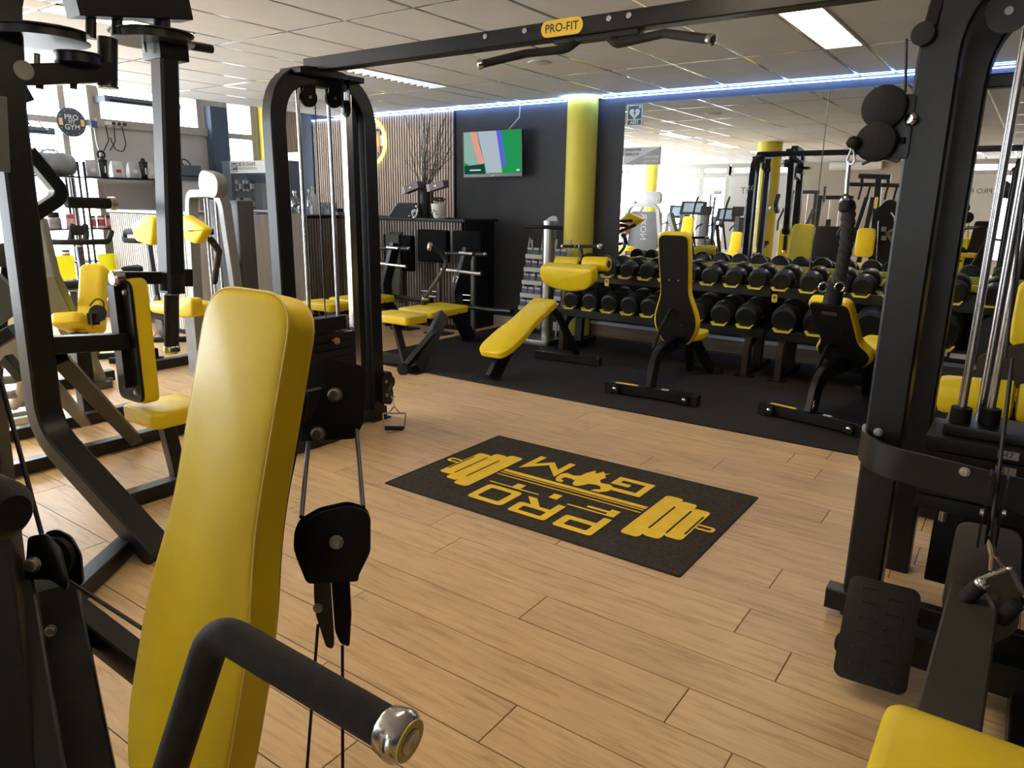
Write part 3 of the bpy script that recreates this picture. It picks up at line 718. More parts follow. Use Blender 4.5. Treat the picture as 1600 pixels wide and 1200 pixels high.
t.p('pulley_wheel', G().lathe(pc+V((-.012, -.03, -.04)), X1, [(.02, 0), (.055, .002), (.045, .012), (.055, .022), (.02, .024)], 26), RUB)
for px in (1537, 1566): bolt(t, aY(px, 801, 2.46), (-1 if px < 1550 else 1, 0, 0), .010)
t.p('cable', G().tube([aY(1582, 560, 2.6), aY(1560, 745, 2.5), aY(1547, 838, 2.42)], .006, .05, 8), CABLE)
t.p('cable', G().cyl(aY(1600, 300, 2.6), aY(1571, 560, 2.6), .005, seg=8), CABLE)
# yellow seat of the row station, lower right of the picture
s0, s1, s2 = aZ(1397, 1089, .50), aZ(1345, 1200, .50), aZ(1600, 1152, .50)
w_ = .33
st = t.p('seat', G().pad(smooth_poly([(-.19, -.20), (.19, -.20), (.19, .20), (-.19, .20)], .05), (s0.x+.19-.012, s0.y-.20, .415), X1, Y1, .085, .022), YEL)
t.p('seat_post', G().beam((s0.x+.17, s0.y-.2, .02), (s0.x+.17, s0.y-.2, .42), .09, .09), BLK)

t4 = T('cable_attachment', 'chrome close-grip row handle with two black grips resting on the low row shield', 'cable attachment', aY(1545, 960, 2.5))
J = lambda x, y, d=2.44: aY(x, y, d)
t4.p('snap_hook', G().tube([J(1545, 838), J(1548, 852), J(1551, 868)], .011, .01, 10), CHROME)
t4.p('shackle', G().tube([J(1549, 866), J(1547, 890), J(1552, 895), J(1569, 890), J(1556, 868)], .0065, .01, 8), CHROME)
t4.p('handle_frame', G().tube([J(1535, 905), J(1578, 886), J(1600, 930), J(1640, 940)], .009, .01, 8), CHROME)
t4.p('handle_frame', G().tube([J(1540, 925), J(1563, 968), J(1572, 975)], .008, .01, 8), CHROME)
ga, gb = J(1533, 912), J(1492, 952)
t4.p('grip', G().lathe(ga, gb-ga, [(.016, 0), (.024, .01), (.024, (gb-ga).length-.012), (.018, (gb-ga).length)], 16), FOAM)
t4.p('end_cap', G().sphere(ga, .022, 14), CHROME); t4.p('end_cap', G().lathe(gb, gb-ga, [(.015, 0), (.016, .012), (.008, .018)], 14), CHROME)
ga, gb = J(1590, 940), J(1562, 972)
t4.p('grip', G().lathe(ga, gb-ga, [(.016, 0), (.024, .01), (.024, (gb-ga).length-.012), (.018, (gb-ga).length)], 16), FOAM)
# ------------------------------------------------------------------ foreground: seated press machine with the big yellow backrest
TH = R(15.7)
pc = V((-1.251, .865, 1.377)); pdn = V((0, -math.sin(TH), -math.cos(TH))); pn = V((0, -math.cos(TH), math.sin(TH)))
t = T('chest_press_machine', 'large black press machine with tall yellow backrest and foam handle, nearest the camera at left', 'gym machine', (-1.25, .95, 0))
L = 1.06; bot = pc+pdn*L
out = smooth_poly([(-.135, 0), (.135, 0), (.175, .13), (.175, .40), (.137, .60), (.137, L), (-.137, L), (-.137, .60), (-.175, .40), (-.175, .13)], .085, 6)
# backrest: rear face first, cushion bulging towards the sitter
br = t.p('backrest', G().pad(out, bot-pn*.075, X1, -pdn, .075, .013, .003, 4), YEL)
piping = []
def pipe_ring(o, u, v, out, inset, r=.0028):
    pts = [V(o)+u*a*(1-inset)+v*b for a, b in out]; pts.append(pts[0].copy()); return G().tube(pts, r, 0, 6)
t.p('piping', pipe_ring(bot-pn*.006, X1, -pdn, out, .012), YEL2, br)
t.p('back_plate', G().plate([(a*.9, L/2+(b-L/2)*.95) for a, b in out], bot-pn*.082, X1, -pdn, .006), DRK, br)
# seat in front of the backrest (below the picture)
t.p('seat', G().pad(smooth_poly([(-.15, -.14), (.15, -.14), (.15, .14), (-.15, .14)], .06), (-1.20, .42, .22), X1, Y1, .08, .02), YEL)
t.p('seat_post', G().beam((-1.20, .42, .0), (-1.20, .42, .22), .08, .08), BLK)
t.p('back_post', G().path([(-1.37, .78, .03), (-1.37, .95, .8), (-1.34, 1.03, 1.12)], .05, .06, .2, X1), BLK)
t.p('floor_beam', G().beam((-1.34, .15, .045), (-1.34, .80, .045), .10, .08, X1), BLK)
# foam-gripped press handle reaching across the picture
h0, h1, h2 = aD(225, 1330, .90), aD(338, 988, .83), aD(603, 1137, .715)
hd = t.p('press_handle', G().tube([h0, h1+V((0, 0, .006)), h2], .0205, .045, 20, 8), FOAM)
d = (h2-h1).normalized()
t.p('end_cap', G().lathe(h2-d*.002, d, [(.0205, 0), (.0235, .004), (.0265, .018), (.0262, .024), (.022, .030), (.021, .031)], 28), CHROME, hd)
t.p('cap_ring', G().lathe(h2+d*.029, d, [(.021, 0), (.021, .0015), (.013, .0016), (.013, 0)], 28), mat('yellowed_plastic', (.55, .47, .10), .35), hd)
t.p('cap_screw', G().lathe(h2+d*.0285, d, [(.0125, 0), (.0125, .003), (.009, .0045), (.004, .003)], 20), STEEL, hd)
# press arm continuing below the handle
t.p('press_arm', G().tube([h0, aD(150, 1560, .98), aD(60, 1700, 1.1), V((-1.15, .75, .10))], .025, .1, 14), BLK, hd)
k0 = aD(6, 800, .72)
h2l = t.p('press_handle', G().lathe(k0+V((-.10, -.02, 0)), aD(14, 800, .72)-k0+V((.1, .02, 0)), [(.018, 0), (.032, .02), (.034, .07), (.030, .10), (.018, .115)], 22), FOAM)
t.p('press_arm', G().tube([k0+V((-.08, -.02, 0)), k0+V((-.27, -.17, -.02)), k0+V((-.36, -.23, -.6))], .025, .1, 14), BLK, h2l)
# cable bracket behind the pad and the hanging pulley
B = lambda x, y, d: aD(x, y, d)
q = [B(470, 548, 1.78), B(572, 573, 1.80), B(570, 655, 1.80), B(556, 685, 1.80), B(470, 690, 1.78)]
pu = (q[1]-q[0]).normalized(); pvn = pu.cross(fw).normalized()
def flat(pts, th, m, name, parent=None, rnd=.012):
    o = pts[0]; u_ = (pts[1]-o).normalized(); n_ = u_.cross(pts[-1]-o).normalized(); v_ = n_.cross(u_)
    ol = [((p_-o).dot(u_), (p_-o).dot(v_)) for p_ in pts]
    A = sum(ol[i-1][0]*ol[i][1]-ol[i][0]*ol[i-1][1] for i in range(len(ol)))
    if A < 0: ol = ol[::-1]
    return t.p(name, G().plate(smooth_poly(ol, rnd), o-n_*th/2, u_, v_, th), m, parent, bevel=.001)
bp = flat(q, .012, DRK, 'cable_bracket')
bolt(t, B(523, 617, 1.765), -fw, .014, bp); bolt(t, B(497, 678, 1.76), -fw, .014, bp)
q = [B(470, 552, 1.86), B(575, 576, 1.88), B(572, 655, 1.88), B(470, 690, 1.86)]
t.p('bracket_arm', G().beam(B(520, 620, 1.83), aD(440, 640, 1.75), .05, .08), BLK)
cxy = lambda x, y, o=0: B(x, y, 1.55+o)
q = [(462, 838), (470, 818), (500, 800), (545, 790), (570, 797), (579, 808), (579, 862), (560, 900), (560, 908), (480, 912), (461, 865)]
pb = flat([cxy(x, y) for x, y in q], .006, DRK, 'pulley_housing', None, .012)
flat([cxy(x-2, y-7, .05) for x, y in q], .006, DRK, 'pulley_housing', None, .012)
pw = cxy(520, 846, .025)
t.p('pulley_wheel', G().lathe(pw-fw*.014, fw, [(.02, 0), (.068, .002), (.060, .014), (.068, .026), (.02, .028)], 30), RUB, pb)
bolt(t, cxy(526, 847, -.004), -fw, .0115, pb)
for dx, dd in ((0, 0),):
    q1 = [cxy(491, 905, .005), cxy(516, 905, .005), cxy(522, 1000, .005), cxy(521, 1013, .005), cxy(510, 1010, .005), cxy(494, 960, .005), cxy(491, 930, .005)]
    flat(q1, .008, mat('worn_dark_steel', (.045, .037, .030), .5, .2, .2, 8), 'lower_cheek', pb, .006)
    q2 = [cxy(518, 905, .03), cxy(546, 903, .03), cxy(549, 960, .03), cxy(546, 1010, .03), cxy(532, 1004, .03), cxy(524, 985, .03)]
    flat(q2, .008, DRK, 'lower_cheek', pb, .006)
bolt(t, cxy(497, 950, 0), -fw, .008, pb)
for a, b in (((557, 672, 1.79), (567, 792, 1.57)), ((482, 690, 1.78), (471, 808, 1.57))):
    t.p('cable', G().cyl(B(*a), B(*b), .0055, seg=10), CABLE)
for a, b in (((497, 975, 1.56), (468, 1260, 1.50)), ((535, 1008, 1.58), (536, 1260, 1.50))):
    t.p('cable', G().cyl(B(*a), aZ(b[0]-(6 if b[0] < 500 else 0), 1430, .10), .0035, seg=8), CABLE)
# frame at far left: beam, leg, tower edge, pulley box and cables
LD = 1.9
t.p('frame_beam', G().beam(B(60, 915, 1.95), B(330, 1125, 1.75), .062, .075, Z1), BLK)
t.p('frame_leg', G().beam(B(88, 925, 1.86), B(165, 1330, 1.62), .10, .07, (1, -.4, 0)), BLK)
bolt(t, B(80, 985, 1.76), -fw, .011)
tw = t.p('weight_tower', G().beam(B(-110, 560, 1.75), B(-30, 1400, 1.45), .26, .16, (1, -.5, 0)), DRK)
t.p('tower_edge', G().beam(B(33, 900, 1.72), B(95, 1300, 1.45), .05, .05, (1, -.4, 0)), BLK)
t.p('tower_edge', G().beam(B(-48, 560, 1.72), B(28, 930, 1.72), .045, .05, (1, -.4, 0)), BLK)
q = [(45, 838), (72, 833), (95, 858), (108, 912), (104, 922), (80, 905), (40, 905)]
ph = flat([B(x, y, 1.70) for x, y in q], .008, BLK, 'pulley_housing', None, .012)
q = [(70, 832), (88, 826), (112, 838), (127, 866), (131, 910), (124, 916), (96, 902)]
flat([B(x, y, 1.77) for x, y in q], .008, BLK, 'pulley_housing', None, .012)
t.p('pulley_wheel', G().lathe(B(82, 872, 1.74)-fw*.012, fw, [(.02, 0), (.05, .002), (.043, .012), (.05, .022), (.02, .024)], 26), RUB, ph)
bolt(t, B(52, 882, 1.66), -fw, .014, ph)
t.p('cable', G().cyl(B(-8, 560, 1.75), B(66, 838, 1.73), .0055, seg=10), CABLE)
t.p('cable', G().cyl(B(108, 908, 1.76), B(225, 984, 1.72), .005, seg=10), CABLE)

# ------------------------------------------------------------------ pec fly machine on the left
FX = -3.6
t = T('chest_fly_machine', 'black chest fly machine with overhead cams, hanging foam-grip arm and edge-on yellow backrest', 'gym machine', (FX, 1.6, 0))
f = lambda x, y, X=FX: aX(x, y, X)
mp_ = t.p('main_post', G().path([(FX, 1.95, 2.50), (FX, 1.45, 2.46), (FX, 1.40, 1.9), (FX, 1.37, .50), (FX+.68, 1.485, .03)], .115, .115, [.22, .3, .28], X1, 9, .01), BLK)
bm_ = f(205, 845); e0 = aZ(212, 838, .05); e1 = aZ(118, 925, .05)
t.p('foot_beam', G().beam(e0, e1+(e1-e0)*.4, .08, .075, Z1), BLK)
t.p('seat_beam', G().beam((FX, 1.60, .045), (FX, 3.1, .045), .085, .075, Z1), BLK)
b1a, b1b = aZ(20, 738, .04), aZ(300, 673, .04)
t.p('base_beam', G().beam((-4.52, 1.35, .045), (-4.52, 2.9, .045), .08, .075, Z1), BLK)
t.p('base_beam', G().beam((-5.22, 1.45, .045), (-5.22, 2.9, .045), .08, .075, Z1), BLK)
t.p('brace', G().beam(f(92, 560), aZ(212, 688, .06), .055, .075, Y1), BLK)
t.p('brace', G().beam(f(80, 600), aZ(133, 660, .06), .05, .06, Y1), BLK)
t.p('back_beam', G().beam(f(60, 540), f(196, 533), .075, .08, Z1), BLK)
# overhead structure
t.p('top_beam', G().bb((FX-.06, 1.42, 2.45), (FX+.06, 2.25, 2.545)) if False else G().beam(f(110, 8), f(288, 17), .12, .095, Z1), BLK)
def cam(c, r0, r1, n, tilt):
    pts = []
    for i in range(28):
        a = 2*math.pi*i/28; r = r0+(r1-r0)*(.5+.5*math.cos(a-tilt)); pts.append((r*math.cos(a), r*math.sin(a)))
    g = G().plate(pts, V(c)+Z1*.016, X1, Y1, .006).plate(pts, V(c)-Z1*.022, X1, Y1, .006).plate([(a*.9, b*.9) for a, b in pts], V(c)-Z1*.016, X1, Y1, .032)
    return g
ca = f(196, 52); cb_ = f(86, 62)
t.p('cam_wheel', cam(ca+V((.02, .05, 0)), .10, .26, 0, R(100)), BLK, smooth=25)
t.p('cam_wheel', cam(cb_+V((-.02, -.02, .0)), .12, .26, 0, R(-60)), BLK, smooth=25)
t.p('cam_wheel', cam(f(110, 92), .05, .13, 0, R(30)), BLK, smooth=25)
t.p('cam_horn', G().tube([f(268, 62), f(300, 72), f(331, 77)], .021, .05, 12), BLK)
for x0, y0, x1, y1, r in ((142, 8, 142, 60, .022), (183, 10, 183, 55, .024), (253, 20, 253, 58, .038)):
    t.p('pivot_shaft', G().cyl(f(x0, y0), f(x1, y1), r, seg=16), BLK)
bk = t.p('arm_block', G().box(f(258, 74), (.16, .15, .13)), BLK, bevel=.01)
for x, y in ((229, 62), (281, 70)): t.p('block_pin', G().cyl(f(x, y)-Y1*.012+Z1*.03, f(x, y)-Y1*.012-Z1*.06, .008, seg=10), CHROME, bk)
arm = t.p('fly_arm', G().beam(f(257, 82, FX+.02), f(269, 458, FX+.02), .105, .095, Y1, .012), BLK)
t.p('arm_sleeve', G().cyl(f(269, 428, FX+.02), f(269, 454, FX+.02), .062, seg=22), RUB, arm)
t.p('grip', G().cyl(f(268, 456, FX+.02), f(268, 545, FX+.02), .036, seg=20), FOAM, arm)
t.p('grip_collar', G().cyl(f(268, 455, FX+.02), f(268, 461, FX+.02), .039, seg=20), STEEL, arm)
gcap = f(268, 540, FX+.02)
t.p('end_cap', G().lathe(gcap, -Z1, [(.037, 0), (.040, .006), (.040, .03), (.030, .042)], 20), CHROME, arm)
sp = t.p('side_peg', G().beam(f(192, 434), f(248, 434), .06, .06, Z1), BLK, arm)
t.p('peg_cap', G().lathe(f(192, 434), -Y1, [(.036, 0), (.040, .005), (.040, .045), (.030, .055)], 18), CHROME, arm)
t.p('adjust_knob', G().beam(f(280, 434), f(299, 434), .03, .09, Z1), BLK, arm)
# far arm: horizontal tube and short drop
fa = t.p('fly_arm', G().beam(f(22, 118), f(172, 113), .085, .085, Z1), BLK)
t.p('pivot_shaft', G().cyl(f(168, 60), f(168, 136), .042, seg=18), BLK, fa)
t.p('end_cap', G().lathe(f(168, 134), -Z1, [(.043, 0), (.046, .004), (.044, .012)], 18), CHROME, fa)
t.p('stop_bolt', G().cyl(f(58, 104), f(58, 84), .012, seg=8), BOLT, fa)
for x in (62, 115): t.p('stop_bolt', G().cyl(f(x, 126), f(x, 139), .016, seg=8), BLK, fa)
t.p('end_disc', G().lathe(f(27, 112)+V((.06, 0, 0)), X1, [(.035, 0), (.04, .003), (.036, .01)], 18), GREYM, fa)
t.p('arm_gusset', G().beam(f(22, 128), f(40, 160), .08, .05), BLK, fa)
# backrest and seat
bo = [(-.115, -.31), (.115, -.31), (.115, .32), (-.115, .32)]
c0 = f(205, 540); cy = 1.80
rest = t.p('backrest', G().pad(smooth_poly(bo, .05), (FX-.03, cy+.0, .845), -X1, Z1, .078, .012, .006, 3), YEL)
t.p('back_board', G().plate(smooth_poly([(a*.97, b*.97) for a, b in bo], .05), (FX-.03, cy-.016, .845), -X1, Z1, .015), DRK, rest)
for z in (1.10, .60): bolt(t, (FX+.04, cy-.017, z), -Y1, .012, rest)
t.p('back_bracket', G().bb((FX-.06, cy-.05, .62), (FX+.0, cy-.016, 1.13)), BLK, rest)
t.p('seat', G().pad(smooth_poly([(-.17, -.16), (.17, -.16), (.17, .16), (-.17, .16)], .06), (FX-.0, 1.95, .415), X1, Y1, .085, .018), YEL)
t.p('seat_post', G().beam((FX-.03, 2.0, .03), (FX-.03, 1.95, .40), .07, .07), BLK)
# stray post at the left edge of the picture
t.p('side_post', G().beam(aX(-4, 150, -3.2), aX(2, 268, -3.2), .04, .05), mat('grey_blue_tube', (.10, .11, .12), .45), label='short grey tube at the left edge')
t.p('guide_arm', G().path([aX(42, 236, -3.9), aX(92, 296, -3.9), aX(88, 312, -3.9), aX(48, 338, -3.9)], .075, .06, .05), BLK)
t.p('guide_grip', G().cyl(aX(103, 316, -3.9), aX(172, 318, -3.9), .028, seg=16), FOAM)
t.p('grip_cap', G().lathe(aX(170, 318, -3.9), (0, 1, .02), [(.03, 0), (.034, .004), (.034, .03), (.026, .036)], 16), STEEL)
# ------------------------------------------------------------------ rug with the printed logo
RXc, RYc = -1.907, 3.262
t = T('logo_rug', 'dark grey rug printed with a yellow PRO FIT GYM barbell logo on the oak floor', 'rug', (RXc, RYc, 0))
hw, hh = .8775, .5375
g = G(); nx, ny = 40, 24; vs = []
for j in range(ny+1):
    for i in range(nx+1):
        x = -hw+2*hw*i/nx; y = -hh+2*hh*j/ny
        e = .006*math.sin(i*.9)*(1 if j in (0, ny) else 0); z = .0065+.0012*math.sin(i*.55+j*.4)*math.sin(j*.7)
        if i in (0, nx) or j in (0, ny): z = .0045
        vs.append((RXc+x, RYc+y+e, z))
g.add(vs, [(j*(nx+1)+i, j*(nx+1)+i+1, (j+1)*(nx+1)+i+1, (j+1)*(nx+1)+i) for j in range(ny) for i in range(nx)])
body = t.p('pile', g, RUGM)
rim = [(-hw, -hh), (hw, -hh), (hw, hh), (-hw, hh)]
for i in range(4):
    a, b = rim[i-1], rim[i]
    t.p('bound_edge', G().sweep([(RXc+a[0], RYc+a[1], .003), (RXc+b[0], RYc+b[1], .003)], prof_rect(.014, .006, .002)), RUGE)
RZ = .0095
def rp(s, u_): return V((RXc-s, RYc-u_, RZ))      # s to the reader's right, u upwards on the print
def shape(name, pts, parent=None, m=YLOGO, rnd=0, z=0):
    pts = smooth_poly(pts, rnd, 4) if rnd else pts
    A = sum(pts[i-1][0]*pts[i][1]-pts[i][0]*pts[i-1][1] for i in range(len(pts)))
    if A < 0: pts = pts[::-1]
    return t.p(name, G().plate(pts, (RXc, RYc, RZ+z), -X1, -Y1, .0006), m, parent, smooth=0)
def frame_letter(name, outer, inner, rnd=.02):
    """letter drawn as a closed band between two outlines with equal corner counts"""
    a = smooth_poly(outer, rnd, 3); b = smooth_poly(inner, rnd*.5, 3); n = len(a)
    vs = [rp(*p) for p in a]+[rp(*p) for p in b]+[rp(*p)+Z1*.0006 for p in a]+[rp(*p)+Z1*.0006 for p in b]
    fs = []
    for i in range(n):
        j = (i+1) % n; fs += [(2*n+i, 2*n+j, 3*n+j, 3*n+i), (i, j, 2*n+j, 2*n+i), (n+i, n+j, 3*n+j, 3*n+i)]
    return t.p(name, G().add(vs, fs), YLOGO, smooth=0)
def stroke(pts, w_):
    """open polyline of even width with mitred corners -> closed outline"""
    L_, R_ = [], []; P = [V(p) for p in pts]
    for i, p in enumerate(P):
        d1 = (P[i]-P[i-1]).normalized() if i else (P[1]-P[0]).normalized()
        d2 = (P[i+1]-P[i]).normalized() if i < len(P)-1 else d1
        n1 = V((-d1.y, d1.x)); n2 = V((-d2.y, d2.x)); m = (n1+n2).normalized(); k = (w_/2)/max(.35, m.dot(n1))
        L_.append((p.x+m.x*k, p.y+m.y*k)); R_.append((p.x-m.x*k, p.y-m.y*k))
    return L_+R_[::-1]
# PRO
frame_letter('letter_p', [(-.385, .295), (-.385, .44), (-.165, .44), (-.165, .295)], [(-.34, .335), (-.34, .40), (-.21, .40), (-.21, .335)], .02)
shape('letter_p_stem', [(-.385, .215), (-.34, .215), (-.34, .325), (-.385, .325)], z=.0004)
frame_letter('letter_r', [(-.115, .30), (-.115, .43), (.115, .43), (.115, .30)], [(-.07, .335), (-.07, .395), (.07, .395), (.07, .335)], .02)
shape('letter_r_stem', [(-.115, .215), (-.07, .215), (-.07, .32), (-.115, .32)], z=.0004)
shape('letter_r_leg', [(-.01, .305), (.045, .305), (.125, .215), (.065, .215)], z=.0004)
frame_letter('letter_o', [(.165, .20), (.165, .415), (.395, .415), (.395, .20)], [(.21, .24), (.21, .375), (.35, .375), (.35, .24)], .03)
# FIT
shape('letter_f', [(-.375, .10), (-.325, .10), (-.325, .128), (-.20, .128), (-.20, .150), (-.325, .150), (-.325, .172), (-.10, .172), (-.10, .185), (-.375, .185)])
shape('letter_i', [(-.025, .10), (.028, .10), (.028, .165), (-.025, .165)])
shape('letter_t', [(.215, .10), (.27, .10), (.27, .160), (.42, .160), (.42, .172), (.09, .172), (.09, .160), (.215, .160)])
# barbell
shape('bar', [(-.46, -.045), (.46, -.045), (.46, -.010), (-.46, -.010)])
shape('bar', [(-.46, .003), (.46, .003), (.46, .014), (-.46, .014)])
shape('bar', [(-.46, .040), (.46, .040), (.46, .050), (-.46, .050)])
for sgn in (-1, 1):
    for x0, x1, lo, hi in ((.475, .575, -.255, .315), (.572, .665, -.225, .275), (.662, .755, -.175, .225)):
        w_ = shape('weight_disc', [(sgn*x0, lo), (sgn*x1, lo), (sgn*x1, hi), (sgn*x0, hi)], None, YLOGO, .03, .0003*[.475, .572, .662].index(x0))
    for x0 in (.573, .664):
        shape('disc_gap', stroke([(sgn*x0, -.13), (sgn*x0, .19)], .010), None, RUGM, 0, .0012)
    shape('disc_gap', stroke([(sgn*.742, -.10), (sgn*.742, .15)], .010), None, RUGM, 0, .0012)
    frame_letter('bar_end', [(sgn*.75, -.005), (sgn*.845, -.005), (sgn*.845, .055), (sgn*.75, .055)], [(sgn*.755, .012), (sgn*.828, .012), (sgn*.828, .038), (sgn*.755, .038)], .025)
# GYM with the flexing figure as the Y
shape('letter_g', stroke([(-.165, -.155), (-.345, -.155), (-.345, -.325), (-.165, -.325), (-.165, -.245), (-.255, -.245)], .042))
shape('letter_m', stroke([(.185, -.36), (.185, -.165), (.29, -.285), (.395, -.165), (.395, -.36)], .042))
man = [(-.075, -.355), (-.05, -.33), (-.03, -.36), (-.005, -.30), (.02, -.345), (.045, -.27), (.05, -.215), (.085, -.195), (.135, -.21), (.155, -.175), (.15, -.11), (.125, -.065), (.085, -.062),
       (.085, -.09), (.115, -.105), (.11, -.145), (.07, -.145), (.035, -.13), (.03, -.095), (.01, -.068), (-.015, -.068), (-.035, -.10), (-.05, -.135), (-.09, -.15), (-.12, -.145), (-.145, -.105),
       (-.115, -.085), (-.105, -.06), (-.155, -.062), (-.19, -.105), (-.20, -.165), (-.155, -.20), (-.10, -.19), (-.075, -.225), (-.085, -.28), (-.06, -.31)]
shape('flexing_figure', man, z=.0005)

# ------------------------------------------------------------------ adjustable benches on the mat
def bench(name, label, x, y, rz, recline, L, seat_z, number=None, wt=.27, wb=.39, mid=.42, sdx=0, sdz=0):
    t = T(name, label, 'bench', (0, 0, .009), 'adjustable benches on the rubber mat')
    z0 = 0.009
    t.p('foot_bar', G().beam((-.34, 0, z0+.055), (.36, 0, z0+.055), .075, .08, Z1), BLK)
    for s in (-1, 1):
        t.p('end_cap', G().beam((s*.34+.01, 0, z0+.045), (s*.40+.01, 0, z0+.045), .085, .09, Z1), RUB)
        w_ = t.p('wheel', G().lathe((s*.30+.01, -.042, z0+.05), -Y1, [(.012, 0), (.035, .001), (.038, .012), (.035, .022), (.012, .023)], 18), RUB)
        t.p('hub', G().lathe((s*.30+.01, -.064, z0+.05), -Y1, [(.017, 0), (.017, .002), (.008, .006)], 14), CHROME, w_)
    t.p('yellow_strip', G().bb((-.30, -.028, z0+.095), (-.10, .0, z0+.099)), YSIGN)
    t.p('sticker', G().bb((.10, -.02, z0+.095), (.16, .012, z0+.0975)), PAPER)
    fr = t.p('spine', G().path([(0, .0, z0+.09), (0, .07, z0+.36), (0, .62, z0+.40), (0, 1.0, z0+.33)], .115, .055, [.2, .2], X1, 9, .006), BLK)
    bolt(t, (0, .02, z0+.22), -Y1, .009, fr)
    for s in (-1, 1): t.p('rear_leg', G().path([(s*.03, .90, z0+.36), (s*.10, 1.22, z0+.02)], .09, .06, 0, X1), BLK)
    t.p('rear_foot', G().beam((-.20, 1.24, z0+.03), (.20, 1.24, z0+.03), .07, .055, Z1), BLK)
    dv = V((0, -math.sin(recline), math.cos(recline))); n = X1.cross(dv)*-1
    o = V((0, .52, z0+seat_z-.06))
    ol = smooth_poly([(-.12, 0), (.12, 0), (wb/2, L*.15), (wb/2, L*.26), (wt/2*.94, L*(mid+.05)), (wt/2, L*.75), (wt/2, L), (-wt/2, L), (-wt/2, L*.75), (-wt/2*.94, L*(mid+.05)), (-wb/2, L*.26), (-wb/2, L*.15)], .06, 5)
    bk = t.p('backrest', G().pad(ol, o, -X1, dv, .068, .012, .004, 3), YEL)
    t.p('back_board', G().plate([(a*.90, L/2+(b-L/2)*.965) for a, b in ol], o-n*.012, -X1, dv, .013), DRK, bk)
    for a, b in ((-.04, .60), (.04, .60), (-.05, .20), (.05, .20)): t.p('screw', G().cyl(o+X1*a+dv*(b*L)-n*.016, o+X1*a+dv*(b*L)-n*.01, .0065, seg=8), CHROME, bk)
    t.p('label_plate', G().plate(rrect(.11, .035, .004), o+dv*L*.86-n*.0155, X1, dv, .002), mat('worn_label', (.06, .052, .045), .6), bk) if number else None
    t.p('adjust_strut', G().tube([(-.07, .18, z0+.38), (-.06, .30, z0+.55), o+dv*(L*.34)-n*.02-X1*.03], .014, .05, 10), BLK)
    t.p('seat', G().pad(smooth_poly([(-.13, 0), (.13, 0), (.17, .12), (.15, .34), (-.15, .34), (-.17, .12)], .05), (sdx, .60, z0+seat_z-.035+sdz), X1, V((0, 1, .16 if sdz else 0)).normalized(), .068, .015), YEL)
    t.p('seat_bracket', G().bb((-.09, .50, z0+seat_z-.10), (.09, .88, z0+seat_z-.04)), BLK)
    if number: t.text('number', number, (.02, -.030, z0+.155), X1, V((0, .15, 1)), .085, YSIGN, fr)
    t.o.location = (x, y, 0); t.o.rotation_euler = (0, 0, rz); t.loc = V((0, 0, 0))
    # parts were laid out about the origin at floor level
    for ch in t.o.children_recursive:
        if ch.parent == t.o: ch.location.z += 0.009
    return t
bench('adjustable_bench', 'tall upright yellow-rimmed bench with black back, middle of the rubber mat', -2.38, 5.33, R(2), R(14.5), .98, .43)
bench('adjustable_bench', 'low reclined yellow bench marked 4 on its spine, beside the right cable tower', -1.15, 5.40, R(-13), R(41), .70, .42, '4', .31, .42, .34, .12, .06)

# decline sit-up bench
t = T('decline_bench', 'yellow decline sit-up bench with curved thigh pad and two foam rollers', 'bench', (-3.75, 5.6, .009))
a, b = aY(768, 546, 5.02), aY(853, 466, 5.80)
ax = (b-a).normalized(); sx_ = X1; nn = sx_.cross(ax)
L = (b-a).length
ol = smooth_poly([(-.12, -.04), (.12, -.04), (.165, .06), (.165, L*.34), (.135, L*.50), (.135, L), (-.135, L), (-.135, L*.5), (-.165, L*.34), (-.165, .06)], .06, 5)
bd = t.p('board_pad', G().pad(ol, a-nn*.065, sx_, ax, .065, .012, .004, 3), YEL)
t.p('under_board', G().plate([(p*.85, q_*.95+.02) for p, q_ in ol], a-nn*.075, sx_, ax, .010), DRK, bd)
t.p('front_leg', G().beam(a+ax*.30-nn*.07, aZ(768, 592, .015), .16, .05, X1), BLK)
t.p('front_foot', G().bb((aZ(768, 592, 0).x-.11, 5.0, .0093), (aZ(768, 592, 0).x+.11, 5.1, .02)), BLK)
t.p('spine', G().path([a+ax*.2-nn*.10, b-nn*.09, V((b.x+.03, 5.98, .50)), V((b.x+.05, 6.33, .06))], .05, .07, .12, X1), BLK)
f0, f1 = aZ(838, 553, .05), aZ(938, 566, .05)
fb = t.p('foot_beam', G().beam(f0, f1, .07, .075, Z1), BLK)
for p in (f0*.93+f1*.07, f1*.97+f0*.03): t.p('foot_screw', G().cyl(p+Z1*.03, p+Z1*.065, .014, seg=10), CHROME, fb)
tl, tr = aY(842, 412, 6.0), aY(926, 412, 6.0)
w_ = (tr-tl).length; c = (tl+tr)/2
ol = [(-w_/2, 0)] + [(-w_/2-.015*math.sin(i/8*math.pi), -.14*i/8) for i in range(1, 8)]
ol = [(-w_/2+.01, .0), (-w_/2-.012, -.12), (-w_/2+.03, -.20), (-w_/2+.20, -.245), (w_/2-.22, -.25), (w_/2-.08, -.215), (w_/2-.01, -.14), (w_/2, 0)]
th = t.p('thigh_pad', G().pad(smooth_poly(ol, .05), c+V((0, .12, 0)), X1, V((0, -.25, 1)).normalized(), .13, .028, .006, 4), YEL)
t.p('pad_hole', G().lathe(c+V((w_/2-.03, .06, -.09)), X1, [(.03, 0), (.034, .02), (.02, .022)], 16), RUB, th)
